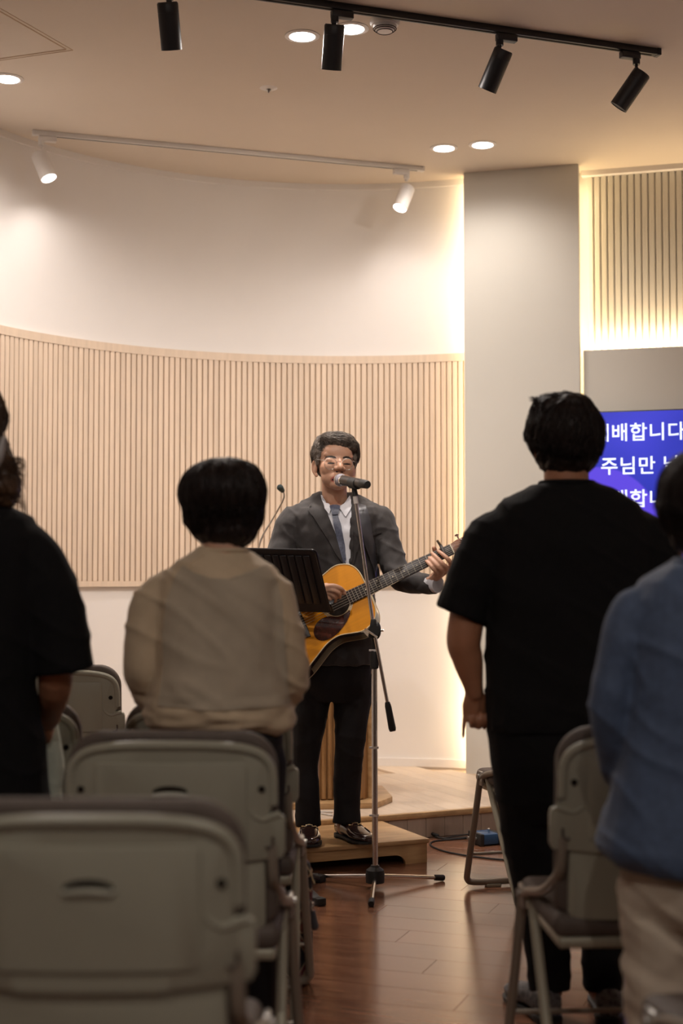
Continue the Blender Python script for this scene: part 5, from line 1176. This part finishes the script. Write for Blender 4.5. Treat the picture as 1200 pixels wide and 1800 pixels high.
# ------------------------------------------------------------------ bags, box, cables
M_WOV = bpy.data.materials.new('woven_diamond_cloth'); M_WOV.use_nodes = True
def _woven():
    nt = M_WOV.node_tree; b = nt.nodes['Principled BSDF']; b.inputs['Roughness'].default_value = 0.9; LK = nt.links.new
    tc = nt.nodes.new('ShaderNodeTexCoord'); sp = nt.nodes.new('ShaderNodeSeparateXYZ'); LK(tc.outputs['Object'], sp.inputs[0])
    def M(op, a, b_=None, c=None):
        n = nt.nodes.new('ShaderNodeMath'); n.operation = op
        for i, x in enumerate((a, b_, c)):
            if x is None: continue
            if isinstance(x, (int, float)): n.inputs[i].default_value = x
            else: LK(x, n.inputs[i])
        return n.outputs[0]
    X = M('ADD', sp.outputs[0], 0.5); Z = sp.outputs[2]
    u = M('ABSOLUTE', M('SUBTRACT', M('PINGPONG', X, 0.055), 0.0275)); v = M('PINGPONG', Z, 0.0875)
    # big lozenges: distance |x|/a + |z|/b
    dd = M('ADD', M('DIVIDE', M('PINGPONG', M('ADD', X, 0.0), 0.05), 0.05), M('DIVIDE', v, 0.0875))
    band = M('LESS_THAN', M('ABSOLUTE', M('SUBTRACT', dd, 1.0)), 0.13)
    edge = M('LESS_THAN', M('ABSOLUTE', M('SUBTRACT', M('ABSOLUTE', M('SUBTRACT', dd, 1.0)), 0.15)), 0.03)
    tri = M('ADD', M('DIVIDE', M('PINGPONG', X, 0.0125), 0.0125), M('DIVIDE', M('PINGPONG', Z, 0.0219), 0.0219))
    t1 = M('LESS_THAN', M('ABSOLUTE', M('SUBTRACT', tri, 1.0)), 0.22); t2 = M('LESS_THAN', tri, 0.62)
    zone = M('GREATER_THAN', M('PINGPONG', M('ADD', Z, 0.02), 0.04), 0.018)
    inner = M('LESS_THAN', dd, 0.8)
    def mix(f, a, c):
        n = nt.nodes.new('ShaderNodeMix'); n.data_type = 'RGBA'; LK(f, n.inputs[0])
        if isinstance(a, tuple): n.inputs[6].default_value = (*a, 1)
        else: LK(a, n.inputs[6])
        n.inputs[7].default_value = (*c, 1); return n.outputs[2]
    k1 = M('MULTIPLY', M('MULTIPLY', t1, zone), inner); k2 = M('MULTIPLY', M('MULTIPLY', t2, zone), inner)
    c = mix(k1, (0.010, 0.009, 0.012), (0.50, 0.34, 0.21)); c = mix(k2, c, (0.22, 0.06, 0.035)); c = mix(band, c, (0.10, 0.018, 0.022)); c = mix(edge, c, (0.40, 0.31, 0.21))
    LK(c, b.inputs['Base Color'])
_woven()
D = 4.26
b0 = W(552, 1540, D); zt = W(540, 1522, D).z
t = thing('woven_bag', 'black woven bag with tan and red diamond pattern standing beside a chair leg', 'bag', (b0.x - 0.11, D, 0))
g = G(); cx = b0.x - 0.098; rs = []
for z, hw, hd in ((0.004, 0.080, 0.040), (0.012, 0.090, 0.046), (0.10, 0.096, 0.050), (0.20, 0.094, 0.046), (0.28, 0.095, 0.040), (0.335, 0.092, 0.028), (0.345, 0.088, 0.022)):
    rs.append(ring((cx - 0.002, D, z), hw, hd, 3.0, 32))
g.rings(rs)
bg = organic('bag_body', g, M_WOV, t, voxel=0.006, smooth=2, disp=fold(0.006, (16, 16, 10), (30, 30, 30)))
g = G(); g.tube([(cx + 0.085, D - 0.02, 0.335), (cx + 0.08, D - 0.03, 0.36), (cx + 0.05, D - 0.03, 0.375), (cx - 0.02, D - 0.03, 0.34)], 0.008, 8, smooth=4, flat=(1, 0.5)); mk('handle', g, M_LEATH, t)
g = G(); q = V((cx + 0.100, D - 0.03, 0.30)); g.tube([q + V((-0.02, 0, 0.05)), q + V((0, 0, 0.0))], 0.002, 6); mk('tassel_cord', g, M_BIND, t)
g = G(); q = W(552, 1615, D - 0.04); g.tube([q + V((-0.015, 0, 0.06)), q + V((-0.004, 0, 0.02))], 0.0018, 6); g.limb([q + V((-0.003, 0, 0.02)), q + V((0.002, 0, -0.022))], [0.007, 0.012], n=12, smooth=3); mk('tassel', g, M_LEATH, t)
g = G(); q = W(549, 1596, D - 0.05); g.box(q, (0.010, 0.004, 0.018), bev=0.002); g.ell(q + V((0, 0, 0.014)), 0.005, sub=2); mk('charm', g, M_CHR, t)

t = thing('cloth_tote', 'pale green cloth tote with navy rim hanging beside the woman in black', 'bag', W(70, 1405, 3.68))
g = G(); rs = []
for (py, l, r_) in ((1262, 20, 100), (1300, 22, 106), (1350, 24, 111), (1385, 26, 108), (1440, 24, 115), (1500, 26, 115)):
    a, b = W(l, py, 3.68), W(r_, py, 3.68); rs.append(ring((a + b) / 2, (b - a).length / 2, 0.035, 3.0, 28))
g.rings(rs); organic('tote_body', g, M_TOTE, t, voxel=0.005, smooth=3, disp=fold(0.005, (20, 20, 6), (40, 40, 12)))
g = G(); rs = []
for (py, l, r_) in ((1238, 22, 97), (1264, 21, 100.5)):
    a, b = W(l, py, 3.68), W(r_, py, 3.68); rs.append(ring((a + b) / 2, (b - a).length / 2, 0.037, 3.0, 28))
g.rings(rs); mk('navy_rim', g, M_NAVY, t)
g = G(); a = W(30, 1245, 3.66); b = W(90, 1245, 3.66); c = W(70, 1225, 3.62); g.tube([a, c, b], 0.006, 8, smooth=6); mk('handle', g, M_NAVY, t)

dbp = WZ(854, 1486, 0.0); dz = 0.4
t = thing('audio_box', 'small blue and black audio box with plugs on the floor', 'audio box', (dbp.x, dbp.y + 0.03, 0), dz)
MB = Matrix.Translation((dbp.x, dbp.y + 0.04, 0)) @ Matrix.Rotation(dz, 4, 'Z')
g = G(); g.box((0, 0, 0.029), (0.096, 0.115, 0.046), M=MB, bev=0.005); mk('case', g, M_BLUEP, t)
for s in (-1, 1):
    g = G(); g.box((s * 0.046, 0, 0.028), (0.020, 0.122, 0.052), M=MB, bev=0.004); mk('end_bumper', g, M_BLKR, t)
g = G(); g.cyl(MB @ V((0.014, -0.01, 0.050)), MB @ V((0.010, -0.016, 0.070)), 0.0045, 12); mk('knob', g, M_CHR, t)
g = G(); g.cyl(MB @ V((0.055, -0.02, 0.03)), MB @ V((0.085, -0.02, 0.03)), 0.009, 14); mk('jack_plug', g, M_WHT, t)
for k in range(2):
    g = G(); g.cyl(MB @ V((-0.055, -0.02 + k * 0.03, 0.03)), MB @ V((-0.085, -0.02 + k * 0.03, 0.03)), 0.007, 12); mk('cable_plug', g, M_STL, t)
def cable(label, P, r=0.0038):
    pts = [WZ(x, y, z) for x, y, z in P]; q = pts[0].copy()
    g = G(); g.tube(pts, r, 8, smooth=8); o = mk('cable', g, M_BLKR); tag(o, label, 'cable', 'black cables by the stage'); return o
cable('black cable looping widely over the floor from the step', [(900, 1512, .004), (870, 1510, .004), (820, 1504, .004), (780, 1496, .004), (757, 1486, .004), (762, 1479, .004), (790, 1476, .004), (826, 1473, .004)])
cable('black cable running from the stage riser to the audio box, upper one', [(727, 1459, .03), (745, 1459, .03), (757, 1466, .012), (775, 1473, .006), (800, 1470, .006), (826, 1466, .012), (834, 1465, .03)])
cable('black cable lying along the floor into the audio box, lower one', [(752, 1463, .012), (766, 1471, .006), (785, 1474.5, .006), (805, 1473, .006), (825, 1471.5, .012), (834, 1470, .03)])
q = WZ(757, 1466, 0.014); g = G(); g.limb([q + V((-0.012, 0.01, 0.004)), q + V((0.03, -0.03, -0.002))], 0.007, n=10); o = mk('cable_joint', g, M_BLKR); tag(o, 'short black cable connector on the cable near the step', 'connector')
t = thing('cable_bundle', 'pale flat cable lying on the stage edge under the lectern base', 'cable', WZ(570, 1428, 0.125))
for a, b in (((561, 1427), (585, 1427)), ((561, 1429), (584, 1433))):
    g = G(); g.tube([WZ(a[0], a[1], 0.125), WZ(b[0], b[1], 0.125)], 0.004, 8); mk('lead', g, M_CLEAR, t)
